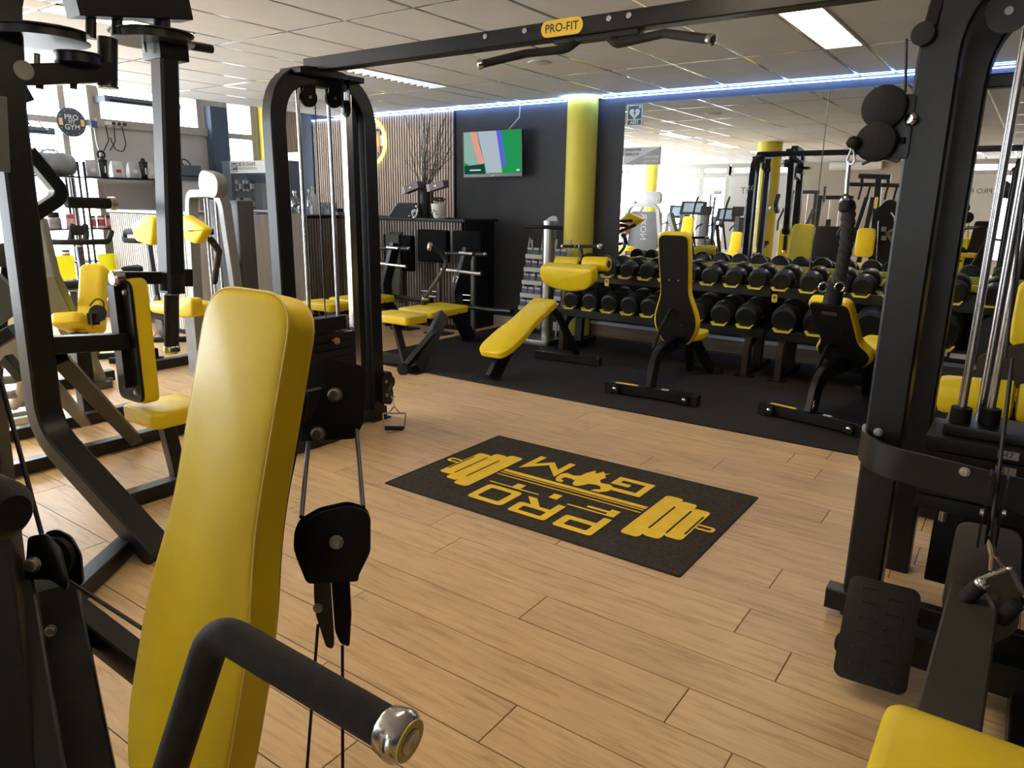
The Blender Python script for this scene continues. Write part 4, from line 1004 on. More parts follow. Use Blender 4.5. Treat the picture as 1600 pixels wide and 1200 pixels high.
for x0, x1, nm in ((869, 906, 0), (912, 951, 1)):
    p, q_ = aY(x0, 412, 6.22), aY(x1, 413, 6.22)
    d = (q_-p).normalized()
    ro = t.p('foam_roller', G().lathe(p, d, [(.05, 0), (.068, .012), (.07, .03), (.07, (q_-p).length-.02), (.062, (q_-p).length), (.035, (q_-p).length+.002)], 24), YEL)
    t.p('roller_core', G().cyl(q_-d*.01, q_+d*.004, .036, seg=18), mat('dark_red_foam', (.06, .012, .012), .7), ro)
p, q_ = aY(879, 385, 6.25), aY(937, 385, 6.25)
hb = t.p('grip_bar', G().cyl(p, q_, .016, seg=14), FOAM)
t.p('end_ball', G().sphere(q_, .028, 14), CHROME, hb); t.p('end_ball', G().sphere(p, .022, 12), CHROME, hb)
t.p('grip_post', G().beam(p*.52+q_*.48, aY(910, 412, 6.25), .035, .035), BLK, hb)
for x in (900, 906): t.p('clamp', G().ring(aY(x, 385, 6.25), X1, .019, .005, 14), CHROME, hb)

# ------------------------------------------------------------------ dumbbell rack and dumbbells
RKY = 6.85
def rack(x0, x1, label):
    t = T('dumbbell_rack', label, 'dumbbell rack', ((x0+x1)/2, 7.05, .009), 'dumbbell racks under the mirror')
    for z, y0, d, nm in ((.80, 6.78, .44, 'upper_shelf'), (.43, 6.66, .46, 'lower_shelf')):
        sh = t.p(nm, G().sweep([(x0, y0+d/2, z+.02), (x1, y0+d/2, z+.02)], prof_rect(.012, d), Y1) if False else G().box(((x0+x1)/2, y0+d/2, z+.015), (x1-x0, d, .012), rot=(R(9), 0, 0)), DRK)
        t.p('front_rail', G().beam((x0, y0, z-.01), (x1, y0, z-.01), .035, .09, Z1), BLK, sh)
        t.p('rear_rail', G().beam((x0, y0+d+.02, z+.10), (x1, y0+d+.02, z+.10), .045, .065, Z1), YPAINT if z > .6 else BLK, sh)
    for x in (x0+.12, x1-.12):
        t.p('upright', G().path([(x, 6.95, .03), (x, 6.98, .48), (x, 7.12, .80)], .06, .09, .15, X1), BLK)
        t.p('curved_leg', G().path([(x+.0, 6.62, .012), (x, 6.62, .34), (x, 6.85, .42)], .10, .06, .16, X1, 9), mat('bronze_black_tube', (.045, .032, .026), .32, .3, .15, 6))
        t.p('floor_runner', G().beam((x, 6.60, .035), (x, 7.3, .035), .07, .05, X1), BLK)
        t.p('foot_pad', G().bb((x-.075, 6.57, .0093), (x+.075, 6.68, .022)), RUB)
    t.p('rear_panel', G().bb((x0, 7.26, .40), (x1, 7.28, .80)), DRK)
    return t
r1_ = rack(-4.12, -1.90, 'black two-tier dumbbell rack with yellow saddles, left half under the mirror')
r2_ = rack(-1.84, .55, 'black two-tier dumbbell rack with yellow saddles, right half behind the cable tower')
def dumbbell_parts(t, r, hl):
    for s, nm in ((-1, 'front_head'), (1, 'rear_head')):
        y0 = s*hl
        t.p('head', G().lathe((0, y0, 0), (0, s, 0), [(r*.35, -.0), (r*.86, .0), (r*.99, r*.14), (r, r*.45), (r*.98, r*1.1), (r*.90, r*1.28), (r*.72, r*1.33), (r*.70, r*1.30)], 26), DUMB)
    t.p('handle', G().lathe((0, -hl-.01, 0), Y1, [(.017, 0), (.017, .02), (.019, hl), (.017, 2*hl), (.017, 2*hl+.02)], 12), STEEL)
ordn = ['first', 'second', 'third', 'fourth', 'fifth', 'sixth', 'seventh', 'eighth', 'ninth', 'tenth', 'eleventh', 'twelfth', 'thirteenth', 'fourteenth', 'fifteenth', 'sixteenth', 'seventeenth']
upx = [-3.78, -3.56, -3.36, -3.14, -2.92, -2.70, -2.486, -2.255, -2.034, -1.813, -1.575, -1.334, -1.141, -.90, -.471, -.20, .06, .30]
upx = [-3.97]+upx[0:]
lowx = [(-3.93, .10), (-3.705, .102), (-3.477, .104), (-3.25, .105), (-3.03, .106), (-2.79, .108), (-2.54, .11), (-2.30, .112), (-2.06, .114), (-1.72, .122), (-1.44, .13), (-1.02, .145), (-.50, .155), (-.12, .155), (.25, .155)]
protos = {}
def saddle(t, x, y, z, r):
    """yellow V saddle pair under one dumbbell"""
    g = G()
    for yy in (y-.055-.012, y+.20):
        zz = z+(yy-y)*.16
        out = [(-r*.78, r*.10), (-r*.55, -r*.22), (r*.55, -r*.22), (r*.78, r*.10), (r*.66, r*.12), (r*.46, -r*.10), (-r*.46, -r*.10), (-r*.66, r*.12)]
        g = G().plate(out[::-1], (x, yy-.03, zz), X1, Z1, .06)
        t.p('saddle', g, YPAINT, smooth=20)
def put_db(i, x, y, z, r, hl, label, group):
    k = (round(r, 3), hl)
    if k not in protos:
        t = T('dumbbell', label, 'dumbbell', (0, 0, 0), group); dumbbell_parts(t, r, hl); protos[k] = t.o
        t.o.location = (x, y+hl+r*.6, z); o = t.o
    else:
        o = copy_thing(protos[k], (x, y+hl+r*.6, z), label)
    o['group'] = group; o.rotation_euler = (R(9), 0, 0)
rc = random.Random(3)
for i, x in enumerate(upx):
    r = .088+.0008*i; tt = r1_ if x < -1.87 else r2_
    r = [.088, .092, .094, .096, .092][min(4, i//4)]
    put_db(i, x, RKY-.02, .918, r, .055, 'round black dumbbell on the upper tier, %s from the left end of the rack' % ordn[i % 17] if i < 17 else 'round black dumbbell on the upper tier, %s from its right end' % ('first' if i == len(upx)-1 else 'second'), 'dumbbells on the upper tier')
    saddle(tt, x, RKY, .843, r)
for i, (x, r) in enumerate(lowx):
    tt = r1_ if x < -1.87 else r2_
    put_db(i, x, 6.70, .475+r, r, .06, 'large round black dumbbell on the lower tier, %s from the left end of the rack' % ordn[i], 'dumbbells on the lower tier')
    saddle(tt, x, 6.73, .475+.02, r*.9)
for (px, py), l in zip(((948, 441), (1210, 466)), ('small yellow tag on the upper rack rail near the foam rollers', 'small yellow tag hanging on the upper rack rail above the lower dumbbells')):
    c = aY(px, py, 6.755); t = T('rail_tag', l, 'tag', c-Z1*.04)
    t.p('tag', G().plate(rrect(.05, .075, .015), c+Y1*.004, X1, Z1, .004), YSIGN); t.p('clip', G().tube([c+V((-.008, -.004, .02)), c+V((.0, -.008, -.01)), c+V((.01, -.004, .02))], .003, .01, 6), BLK)
c = aY(1469, 549, 6.64); t = T('rail_label', 'small white square label with a black mark on the lower rack rail', 'label', c-Z1*.03)
t.p('plate', G().bb((c.x-.05, c.y, c.z-.035), (c.x+.05, c.y+.006, c.z+.035)), PAPER); t.p('mark', G().lathe(c-Y1*.001, -Y1, [(.02, 0), (.02, .001)], 14), PRINTK); t.p('mark_stem', G().bb((c.x-.006, c.y-.002, c.z-.032), (c.x+.006, c.y-.0005, c.z)), PRINTK)
c = aY(1500, 557, 6.64); t = T('rail_label', 'long pale label right of the square one on the lower rack rail', 'label', c-Z1*.02)
t.p('plate', G().bb((c.x-.07, c.y, c.z-.02), (c.x+.07, c.y+.006, c.z+.02)), PAPER)

# body scale and leaflet stand by the yellow column
t = T('body_scale', 'silver column body scale with round tilted display and black handlebar', 'scale', (-4.42, 6.9, .009))
sx0 = -4.415
t.p('platform', G().plate(rrect(.42, .36, .05), (sx0, 6.80, .0093), X1, Y1, .06), STEEL, bevel=.006)
t.p('column', G().cyl((sx0, 6.93, .06), (sx0, 6.93, 1.36), .072, seg=28), STEEL)
hd_ = t.p('display_head', G().lathe((sx0, 6.97, 1.33), V((0, -.72, .69)), [(.02, -.09), (.075, -.05), (.085, -.01), (.085, .015), (.078, .022)], 28), GREYM)
nrm = V((0, -.72, .69)).normalized(); vv = V((0, .69, .72)).normalized(); dc = V((sx0, 6.97, 1.33))+nrm*.0225
t.p('display_face', G().plate([(.076*math.cos(i*.2618), .092*math.sin(i*.2618)) for i in range(24)], dc-nrm*.001, X1, vv, .001), ALU, hd_)
t.p('readout', G().plate(rrect(.035, .014, .003), dc+X1*.02+vv*.012, X1, vv, .001), emis('red_readout', (1, .12, .25), 1.4), hd_)
t.p('readout_frame', G().plate(rrect(.03, .016, .003), dc-X1*.022+vv*.012, X1, vv, .0008), NAVY, hd_)
t.p('smile_line', G().ring(dc, nrm, .05, .0016, 30, 150, 240, 6), PRINTK, hd_)
t.p('handlebar', G().tube([(sx0-.31, 6.88, 1.285), (sx0-.06, 6.85, 1.292), (sx0+.02, 6.85, 1.292), (sx0+.20, 6.90, 1.285)], .021, .08, 14), RUB)
LT = T('leaflet_stand', 'white wire leaflet stand with stepped pockets behind the body scale', 'leaflet stand', (-4.68, 7.3, .009))
lean = V((0, .22, 1)).normalized()
lx0, lx1 = -4.95, -4.38
for x in (lx0, (lx0*2+lx1)/3, (lx0+lx1*2)/3, lx1):
    LT.p('side_rail', G().beam(V((x, 7.16, .30)), V((x, 7.16, .30))+lean*.86, .012, .03), WHITE)
for x in (lx0+.03, lx1-.03): LT.p('leg', G().cyl((x, 7.16, .30), (x, 7.12, .012), .010, seg=8), WHITE); LT.p('rear_leg', G().cyl((x, 7.34, 1.12), (x, 7.52, .012), .010, seg=8), WHITE)
LF = 0
for r_ in range(5):
    o = V((0, 7.155, .30))+lean*(.155*r_)
    LT.p('pocket_lip', G().bb((lx0, o.y-.035, o.z), (lx1, o.y-.030, o.z+.05)), WHITE)
    for c_ in range(3):
        x = lx0+(lx1-lx0)*(c_+.5)/3
        tl = T('leaflet', 'blue and white leaflet in the %s pocket of the %s row of the white stand' % (['left', 'middle', 'right'][c_], ['bottom', 'second', 'third', 'fourth', 'top'][r_]), 'leaflet', (x, o.y-.022, o.z+.004), 'leaflets in the white stand')
        for k in (0, 1):
            xx = x-.045+.09*k
            tl.p('cover', G().box((xx, o.y-.012, o.z+.07), (.078, .004, .12), rot=(R(-6), 0, 0)), mat('leaflet_blue', (.10, .14, .26), .5, 0, .3, 18) if r_ == 0 and c_ == 0 and k == 0 else bpy.data.materials['leaflet_blue'], smooth=0)
            tl.p('header', G().box((xx, o.y-.0145, o.z+.115), (.07, .002, .022), rot=(R(-6), 0, 0)), PAPER, smooth=0)
            tl.p('picture', G().box((xx, o.y-.0155, o.z+.045), (.06, .002, .035), rot=(R(-6), 0, 0)), mat('leaflet_tan', (.45, .33, .22), .5) if r_ == 0 and c_ == 0 and k == 0 else bpy.data.materials['leaflet_tan'], smooth=0)

# television and signs
tv = T('television', 'wall television showing a green football pitch, tilted on the dark wall', 'television', (-5.6, D-.1, 1.85))
p0, p1, p2, p3 = aY(721, 206, D-.26), aY(814, 202, D-.16), aY(817, 274, D-.16), aY(727, 278, D-.24)
u = ((p1-p0)+(p2-p3)).normalized(); n_ = u.cross(((p0-p3)+(p1-p2)).normalized()); v = n_.cross(u).normalized(); n_ = u.cross(v)
cen = (p0+p1+p2+p3)/4; W_ = ((p1-p0).length+(p2-p3).length)/2; H_ = ((p0-p3).length+(p1-p2).length)/2
cs = tv.p('case', G().box(cen-n_*.02, (W_, H_, .04), ax=(u, v, n_)), mat('black_plastic', (.015, .015, .017), .3))
scn = lambda nm, pts, col, s, e=0: tv.p(nm, G().plate([((a-.5)*W_*.965, (b-.47)*H_*.92) for a, b in pts], cen+n_*(.001+e), u, v, .0008), emis(nm, col, s), cs, smooth=0)
scn('screen', [(0, 0), (1, 0), (1, 1), (0, 1)], (.02, .36, .10), .75)
scn('screen_left', [(0, .3), (.30, .0), (.36, 0), (.24, 1), (0, 1)], (.30, .50, .42), .8, .001)
scn('screen_red', [(.26, 0.25), (.36, .25), (.22, 1), (.12, 1)], (.80, .30, .25), .95, .002)
scn('screen_haze', [(.40, .02), (.68, .02), (.58, 1), (.25, 1)], (.45, .52, .60), .85, .003)
scn('screen_blue', [(.68, .18), (.75, .18), (.66, 1), (.58, 1)], (.12, .14, .85), .8, .004)
scn('screen_dark', [(0, 0), (.38, 0), (.37, .24), (0, .20)], (.01, .12, .07), .5, .005)
scn('score_box', [(.10, .08), (.30, .08), (.30, .11), (.10, .11)], (.8, .85, .9), .8, .006)
scn('corner_mark', [(.93, .05), (.98, .05), (.98, .09), (.93, .09)], (.8, .85, .9), .8, .006)
tv.p('badge', G().box(cen-v*(H_*.475)+n_*.001, (.05, .012, .002), ax=(u, v, n_)), PAPER, cs)
tv.p('wall_arm', G().beam(cen-n_*.04, V((cen.x+.05, D-.012, cen.z)), .06, .10, Z1), BLK)
tv.p('cable', G().tube([cen+v*H_*.5+u*.22-n_*.03, V((cen.x+.3, D-.06, 2.55)), V((cen.x+.31, D-.06, 2.69))], .006, .03, 8), PRINTW)
def board(name, label, x0, y0, x1, y1, m, th=.006, y=D-.012):
    a, b = aY(x0, y0, y), aY(x1, y1, y); t = T(name, label, 'sign', ((a.x+b.x)/2, y, min(a.z, b.z)))
    t.p('panel', G().bb((a.x, y-th, a.z), (b.x, y, b.z)), m, smooth=0); return t, (a+b)/2-Y1*(th+.0015), abs(b.x-a.x), abs(b.z-a.z)
GREEN = mat('dark_green_print', (.012, .10, .085), .5)
t, c, W_, H_ = board('aed_sign', 'small green AED sign with a white heart stuck on the mirror corner', 981, 165, 1003, 196, PAPER)
t.p('heart_field', G().box(c+Z1*H_*.14, (W_*.88, .001, H_*.64)), GREEN, smooth=0)
heart = [(0, -.5)]+[(.5*math.sin(a)**3*1.0, (.40625*math.cos(a)-.15625*math.cos(2*a)-.0625*math.cos(3*a)-.03125*math.cos(4*a))) for a in [math.pi*2*i/28 for i in range(14, 0, -1)]]
heart = [(.5*math.sin(a)**3, .40625*math.cos(a)-.15625*math.cos(2*a)-.0625*math.cos(3*a)-.03125*math.cos(4*a)) for a in [2*math.pi*i/28 for i in range(28)]][::-1]
t.p('heart', G().plate([(a*W_*.68, b*W_*.68) for a, b in heart], c+Z1*H_*.10-Y1*.0012, X1, Z1, .0006), PAPER, smooth=0)
bl = [(.06, .42), (-.16, -.02), (-.01, -.02), (-.07, -.36), (.17, .08), (.02, .08), (.13, .42)]
t.p('lightning', G().plate([(a*W_*.62, b*W_*.62) for a, b in bl], c+Z1*H_*.10-Y1*.002, X1, Z1, .0006), GREEN, smooth=0)
t.p('cross', G().box(c+Z1*H_*.38+X1*W_*.33-Y1*.0012, (W_*.16, .001, W_*.05)).box(c+Z1*H_*.38+X1*W_*.33-Y1*.0012, (W_*.05, .0011, W_*.16)), PAPER, smooth=0, kind='stuff')
t.p('text_field', G().box(c-Z1*H_*.34, (W_*.88, .001, H_*.24)), GREEN, smooth=0)
t.text('lettering', 'AED', c-Z1*H_*.34-Y1*.001, X1, Z1, H_*.24, PAPER, bold=.02)
t, c, W_, H_ = board('rule_sign', 'grey and white house rule sign split by a diagonal, stuck low on the mirror edge', 975, 231, 1031, 257, PAPER)
t.p('grey_triangle', G().plate([(-W_/2, -H_/2), (W_/2, -H_/2), (W_/2, H_/2)], c-Y1*.0, X1, Z1, .0006), GREYM, smooth=0)
t.text('lettering', 'HANDDOEK', c+X1*(-W_*.46)+Z1*H_*.36-Y1*.001, X1, Z1, H_*.19, PRINTK, align='LEFT', bold=.02); t.text('lettering', 'VERPLICHT', c+X1*(-W_*.46)+Z1*H_*.10-Y1*.001, X1, Z1, H_*.19, PRINTK, align='LEFT', bold=.02)
t.text('lettering', 'GEWICHTEN', c+X1*(W_*.46)-Z1*H_*.06-Y1*.002, X1, Z1, H_*.16, PRINTW, align='RIGHT', bold=.02); t.text('lettering', 'OPRUIMEN', c+X1*(W_*.46)-Z1*H_*.33-Y1*.002, X1, Z1, H_*.19, PRINTW, align='RIGHT', bold=.02)
# ------------------------------------------------------------------ plate-loaded bench press stations in front of the counter
def press_station(name, label, dx, number=None, towel=False):
    """laid out from the station marked 17, shifted by dx"""
    t = T(name, label, 'gym machine', (-4.95+dx.x, 5.8+dx.y, .0), 'bench press stations by the counter')
    S = lambda x, y, Y: aY(x, y, Y)+dx
    foot = aZ(652, 578, .02)+dx; topl = S(692, 492, 5.45)
    t.p('side_leg', G().beam(foot, topl, .07, .12, Y1), BLK)
    t.p('foot_plate', G().box(foot-Z1*.012, (.16, .20, .016)), BLK)
    r0, r1 = aZ(734, 530, .02)+dx, S(716, 492, 6.05)
    t.p('rear_leg', G().beam(r0, r1, .14, .09, X1), BLK)
    t.p('rear_foot', G().box(r0-Z1*.012, (.22, .16, .016)), BLK)
    # bench pad, wide end to the right
    a, b = S(668, 492, 5.62), S(738, 487, 6.05)
    c = (a+b)/2; c.z = .50
    d = V((b.x-a.x, b.y-a.y, 0)).normalized(); s = V((-d.y, d.x, 0)); L = .62
    t.p('back_pad', G().pad(smooth_poly([(-.30, -.02), (.19, -.02), (.19, .28), (.15, L), (-.25, L), (-.30, .28)], .05), V((c.x, c.y, .405))-V((.38, .30, 0)).normalized()*0 + V((-.05, -.42, 0)), X1, Y1, .07, .014), YEL)
    a2 = aZ(600, 497, .46)+dx
    t.p('seat_pad', G().pad(smooth_poly([(-.40, -.15), (.08, -.15), (.08, .15), (-.40, .15)], .05), V((a2.x+.25, a2.y+.12, .42)), X1, Y1, .08, .014), YEL)
    t.p('frame_rail', G().beam(V((a2.x-.1, a2.y+.10, .39)), V((c.x+.1, c.y, .40)), .06, .06, Z1), BLK)
    g0 = V((a2.x+.05, a2.y+.1, .40)); m_ = V((a2.x+.30, a2.y-.02, .05))
    t.p('v_brace', G().beam(g0, m_, .07, .05), BLK); t.p('v_brace', G().beam(V((a2.x+.62, a2.y+.02, .40)), m_, .07, .05), BLK)
    t.p('floor_beam', G().beam(V((a2.x-.35, a2.y-.02, .06)), foot+Z1*.05+V((-.10, .12, 0)), .09, .09, Z1), BLK)
    wb_ = aZ(630, 577, .05)+dx
    t.p('wheel', G().lathe(wb_, V((.3, -1, 0)), [(.012, -.02), (.055, -.018), (.058, 0), (.055, .018), (.012, .02)], 20), RUB)
    # spine with the number, pins
    sp = t.p('spine', G().path([S(716, 492, 6.15), S(713, 455, 6.15), S(722, 425, 6.15), S(732, 388, 6.2)], .14, .06, [.15, .05], X1), BLK)
    for y_, x0, x1, r in ((425, 690, 752, .021), (396, 718, 739, .018)):
        pn_ = t.p('storage_pin', G().cyl(S(x0, y_-4 if y_ > 400 else y_-1, 6.1), S(x1, y_+3 if y_ > 400 else y_+1, 6.1), r, seg=14), CHROME)
    for x_ in (697, 758): t.p('pin_tip', G().sphere(S(x_, 397, 6.1), .018, 10), CHROME)
    t.p('cross_bar', G().cyl(S(690, 396, 6.13), S(760, 398, 6.13), .022, seg=12), BLK)
    if number: t.text('number', number, S(711, 437, 6.05), X1, V((.10, 0, 1)), .10, PRINTW, sp)
    hl = t.p('lever_arm', G().tube([S(657, 500, 5.75), S(664, 466, 5.75), S(693, 422, 5.70), S(699, 408, 5.68), S(688, 393, 5.62), S(674, 386, 5.55)], .021, .12, 12), STEEL if False else GREYD)
    t.p('lever_grip', G().tube([S(697, 404, 5.66), S(688, 393, 5.62), S(674, 386, 5.55)], .027, .08, 12), FOAM, hl)
    dd = (S(671, 385, 5.54)-S(677, 387, 5.57)).normalized()
    t.p('end_cap', G().lathe(S(675, 386.5, 5.56), dd, [(.03, 0), (.042, .008), (.042, .04), (.026, .05)], 16), CHROME, hl)
    t.p('collar', G().cyl(S(663, 469, 5.75), S(664.5, 464, 5.75), .034, seg=14), CHROME, hl)
    t.p('lever_sleeve', G().cyl(S(657, 500, 5.75), S(663.5, 468, 5.75), .036, seg=14), BLK, hl)
    t.p('linkage', G().tube([S(612, 512, 5.5), S(650, 500, 5.5), S(668, 493, 5.5), S(672, 503, 5.5)], .025, .08, 10), BLK)
    t.p('right_arm', G().tube([S(724, 478, 6.2), S(760, 484, 6.1), S(800, 487, 6.0)], .028, .1, 10), BLK)
    return t
press_station('bench_press_station', 'black plate-loaded bench press marked 17 with yellow pads, near the counter end', V((0, 0, 0)), '17')
press_station('bench_press_station', 'black plate-loaded bench press with yellow pads, mostly hidden by the left cable tower', V((-1.18, .10, 0)))
# black square cushions on thin posts behind the benches
for (x0, y0, x1, y1, Y, l) in ((597, 366, 643, 425, 6.45, 'black square cushion on a thin post, the one with the towel'), (650, 358, 697, 412, 6.45, 'black square cushion with a draped cloth, middle of the row before the counter'), (705, 360, 751, 397, 6.45, 'black square cushion above the bench marked 17')):
    a, b = aY(x0, y0, Y), aY(x1, y1, Y); c = (a+b)/2
    t = T('cushion_stand', l, 'cushion', (c.x, Y+.12, 0), 'black cushions before the counter')
    t.p('cushion', G().pad(smooth_poly([(a.x-c.x, b.z-c.z), (b.x-c.x, b.z-c.z), (b.x-c.x, a.z-c.z), (a.x-c.x, a.z-c.z)], .03), (c.x, Y+.08, c.z), X1, Z1, .07, .015), mat('black_upholstery', (.004, .004, .005), .8, 0, .2, 9, spec=.08))
    t.p('post', G().beam((c.x+.02, Y+.11, .0), (c.x+.02, Y+.11, b.z+.1), .05, .04), mat('olive_steel', (.06, .055, .042), .5))
    t.p('foot', G().bb((c.x-.14, Y+.0, .0), (c.x+.18, Y+.2, .014)), BLK)
    for dz in (0, .06): t.p('crossbar', G().cyl((c.x-.22, Y+.06, .44+dz), (c.x+.02, Y+.06, .45+dz), .007, seg=10), CHROME)
# towel over the first cushion
a, b = aY(602, 365, 6.44), aY(622, 365, 6.44)
g = G(); vs = []; nx, ny = 10, 22
for j in range(ny+1):
    for i in range(nx+1):
        s_ = i/nx; k = j/ny
        x = a.x+(b.x-a.x+.06*min(1, k*1.2))*s_+.02*k; z = a.z+.02-.84*k
        y = 6.445-.004-.02*math.sin(s_*7+k*2)*k - (.012 if k > .75 else 0) + (.10 if j == 0 else 0)
        vs.append((x, y, z))
g.add(vs, [(j*(nx+1)+i, j*(nx+1)+i+1, (j+1)*(nx+1)+i+1, (j+1)*(nx+1)+i) for j in range(ny) for i in range(nx)])
tw_ = single('towel', g, mat('olive_towel', (.065, .062, .05), .95, 0, .2, 60, .5), 'olive grey towel draped over the leftmost black cushion', 'towel', (a.x+.1, 6.44, a.z-.8))
sm = tw_.modifiers.new('thickness', 'SOLIDIFY'); sm.thickness = .008

# ------------------------------------------------------------------ reception counter
t = T('reception_counter', 'slatted reception counter, coloured as window-lit towards the windows and shaded behind the bench presses', 'counter', (-7.4, 6.9, 0))
def front(x0, x1, y, z1, m, label=None):
    pn_ = t.p('front_panel', G().bb((x0, y, .0), (x1, y+.04, z1)), FELT, label=label)
    t.p('slat', slats(x0, x1, y, .06, z1-.01, .046, .025, .016, m), m, pn_, smooth=0, kind='stuff')
front(-9.36, -7.66, 4.62, 1.365, SLAT_LIT)
front(-8.95, -7.72, 6.20, 1.32, SLATW)
front(-7.72, -5.57, 6.87, 1.315, SLAT_SHADE)
t.p('side_panel', G().bb((-7.70, 4.62, 0), (-7.66, 6.24, 1.365)), SLAT_LIT)
t.p('side_panel', G().bb((-5.60, 6.87, 0), (-5.565, 7.45, 1.32)), DRK)
sp_ = t.p('step_panel', G().bb((-7.76, 6.2, 0), (-7.72, 6.9, 1.32)), FELT)
g = G()
for k in range(14): g.bb((-7.72, 6.215+.046*k, .06), (-7.704, 6.240+.046*k, 1.31))
t.p('slat', g, SLAT_SHADE, sp_, smooth=0, kind='stuff')
t.p('worktop', G().bb((-9.38, 4.58, 1.365), (-7.63, 5.15, 1.40)), GREYM, bevel=.004)
t.p('worktop', G().bb((-8.95, 6.16, 1.32), (-7.70, 6.9, 1.35)), DRK, bevel=.004)
t.p('worktop', G().bb((-7.70, 6.82, 1.315), (-5.54, 7.5, 1.345)), DRK, bevel=.004)
CT = 1.345
# picture panel with a white ledge on the counter front
a, b = aY(381, 340, 6.14), aY(426, 397, 6.14)
t = T('poster_panel', 'dark poster of a reclining figure under the drinks cooler', 'poster', ((a.x+b.x)/2, 6.16, b.z))
t.p('print', G().bb((a.x, 6.15, b.z), (b.x, 6.17, a.z)), mat('poster_print', (.20, .17, .15), .4, 0, .85, 5), smooth=0)
t.p('ledge', G().bb((a.x-.02, 6.13, b.z-.025), (b.x+.02, 6.175, b.z)), WHITE)
# drinks cooler
a, b = aY(346, 250, 6.36), aY(432, 330, 6.36)
t = T('drinks_cooler', 'dark countertop drinks cooler with a QNT header sign and glass door', 'fridge', ((a.x+b.x)/2, 6.5, 1.351))
xa, xb = a.x, b.x; zt = 2.06
t.p('case', G().bb((xa, 6.42, 1.351), (xb, 6.85, zt)), mat('blue_grey_cooler', (.12, .15, .19), .5))
t.p('side_rail', G().bb((xa, 6.36, 1.351), (xa+.20, 6.42, zt)), mat('blue_grey_trim', (.16, .20, .25), .5))
t.p('header', G().bb((xa+.20, 6.355, zt-.17), (xb, 6.42, zt-.01)), WHITE)
t.p('logo_block', G().bb((xa+.23, 6.35, zt-.125), (xa+.37, 6.3555, zt-.03)), mat('slate_print', (.07, .09, .12), .5))
t.text('lettering', 'QNT', (xa+.30, 6.349, zt-.078), X1, Z1, .075, PRINTW, bold=.01)
t.text('lettering', 'BE IN SHAPE', (xa+.395, 6.354, zt-.055), X1, Z1, .07, PRINTK, align='LEFT', bold=.015)
t.text('lettering', 'SPORTS NUTRITION', (xa+.395, 6.354, zt-.11), X1, Z1, .045, GREYD, align='LEFT')
t.text('lettering', 'NUTRITION', (xa+.30, 6.354, zt-.145), X1, Z1, .028, PRINTK)
t.p('glass_door', G().bb((xa+.22, 6.37, 1.40), (xb-.02, 6.376, zt-.19)), CLEAR)
t.p('door_strip', G().bb((xb-.05, 6.365, 1.39), (xb-.02, 6.372, zt-.19)), emis('cooler_light', (.7, .85, 1), 1.5))
t.p('door_frame', G().bb((xa+.20, 6.36, 1.375), (xb, 6.38, 1.40)), ALU)
for k in range(2):
    for i in range(5):
        x = xa+.27+.085*i; z = 1.41+.24*k
        c = T('drink_can', ('grey and white drink can, %s from the left on the %s shelf of the cooler' % (['first', 'second', 'third', 'fourth', 'fifth'][i], 'lower' if k == 0 else 'upper')), 'can', (x, 6.40, z), 'cans in the cooler')
        c.p('can', G().lathe((x, 6.40, z), Z1, [(.022, 0), (.028, .006), (.028, .14), (.021, .15)], 14), [ALU, GREYD, WHITE][i % 3])
        c.p('label', G().cyl((x, 6.40, z+.03), (x, 6.40, z+.10), .0285, seg=14), [GREYD, WHITE, NAVY][i % 3])
# things on the dark counter
def bottle(x, y, z, r, h, m, label, cat='bottle'):
    t = T('bottle', label, cat, (x, y, z))
    t.p('body', G().lathe((x, y, z), Z1, [(r*.9, 0), (r, .01), (r, h*.55), (r*.75, h*.68), (r*.35, h*.78), (r*.34, h*.92)], 18), m)
    t.p('cap', G().cyl((x, y, z+h*.9), (x, y, z+h), r*.40, seg=14), WHITE)
p = aY(462, 337, 6.5); bottle(p.x, 6.5, 1.3505, .07, .31, CLEAR, 'clear wide bottle at the left end of the counter by the glowing window panel')
p = aY(473, 337, 6.5); bottle(p.x+.03, 6.6, 1.3505, .045, .33, CLEAR, 'clear slim bottle beside the wide one on the counter')
p = aY(491, 338, 7.0); bottle(p.x, 7.0, CT+.0005, .055, .38, WHITE, 'white pump bottle on the counter left of the glass cube')
p, q_ = aY(501, 339, 6.95), aY(517, 339, 6.95)
t = T('glass_cube', 'grey marbled cube candle holder on the counter', 'candle holder', ((p.x+q_.x)/2, 7.0, CT))
t.p('cube', G().bb((p.x, 6.93, CT+.0005), (q_.x, 7.07, CT+.16)), mat('marbled_glass', (.22, .24, .27), .2, 0, .6, 14), bevel=.006)
t.p('rim', G().bb((p.x+.005, 6.935, CT+.16), (q_.x-.005, 7.065, CT+.166)), CHROME)
p = aY(526, 338, 6.95); t = T('card_box', 'small dark box stack right of the cube on the counter', 'box', (p.x, 6.98, CT))
t.p('lower_box', G().bb((p.x-.06, 6.92, CT+.0005), (p.x+.06, 7.04, CT+.045)), GREYM); t.p('upper_box', G().bb((p.x-.055, 6.93, CT+.045), (p.x+.05, 7.03, CT+.09)), DRK)
# black slanted screen
a, b, c_, d_ = aY(608, 340, 7.0), aY(622, 317, 7.0), aY(650, 317, 7.0), aY(652, 341, 7.0)
t = T('counter_screen', 'black slanted touch screen on the counter before the slat wall', 'screen', ((a.x+c_.x)/2, 7.0, CT))
t.p('body', G().plate([(a.x, CT+.001), (d_.x, CT+.001), (c_.x, c_.z), (b.x, b.z)], (0, 7.0, 0), X1, Z1, -.02) if False else G().plate([(a.x, CT+.001), (d_.x, CT+.001), (c_.x, c_.z), (b.x, b.z)], (0, 7.02, 0), X1, Z1, .03), mat('black_screen', (.010, .010, .012), .5, spec=.15))
t.p('edge', G().beam(V((a.x, 6.988, CT+.004)), V((b.x, 6.988, b.z)), .006, .006), PAPER)
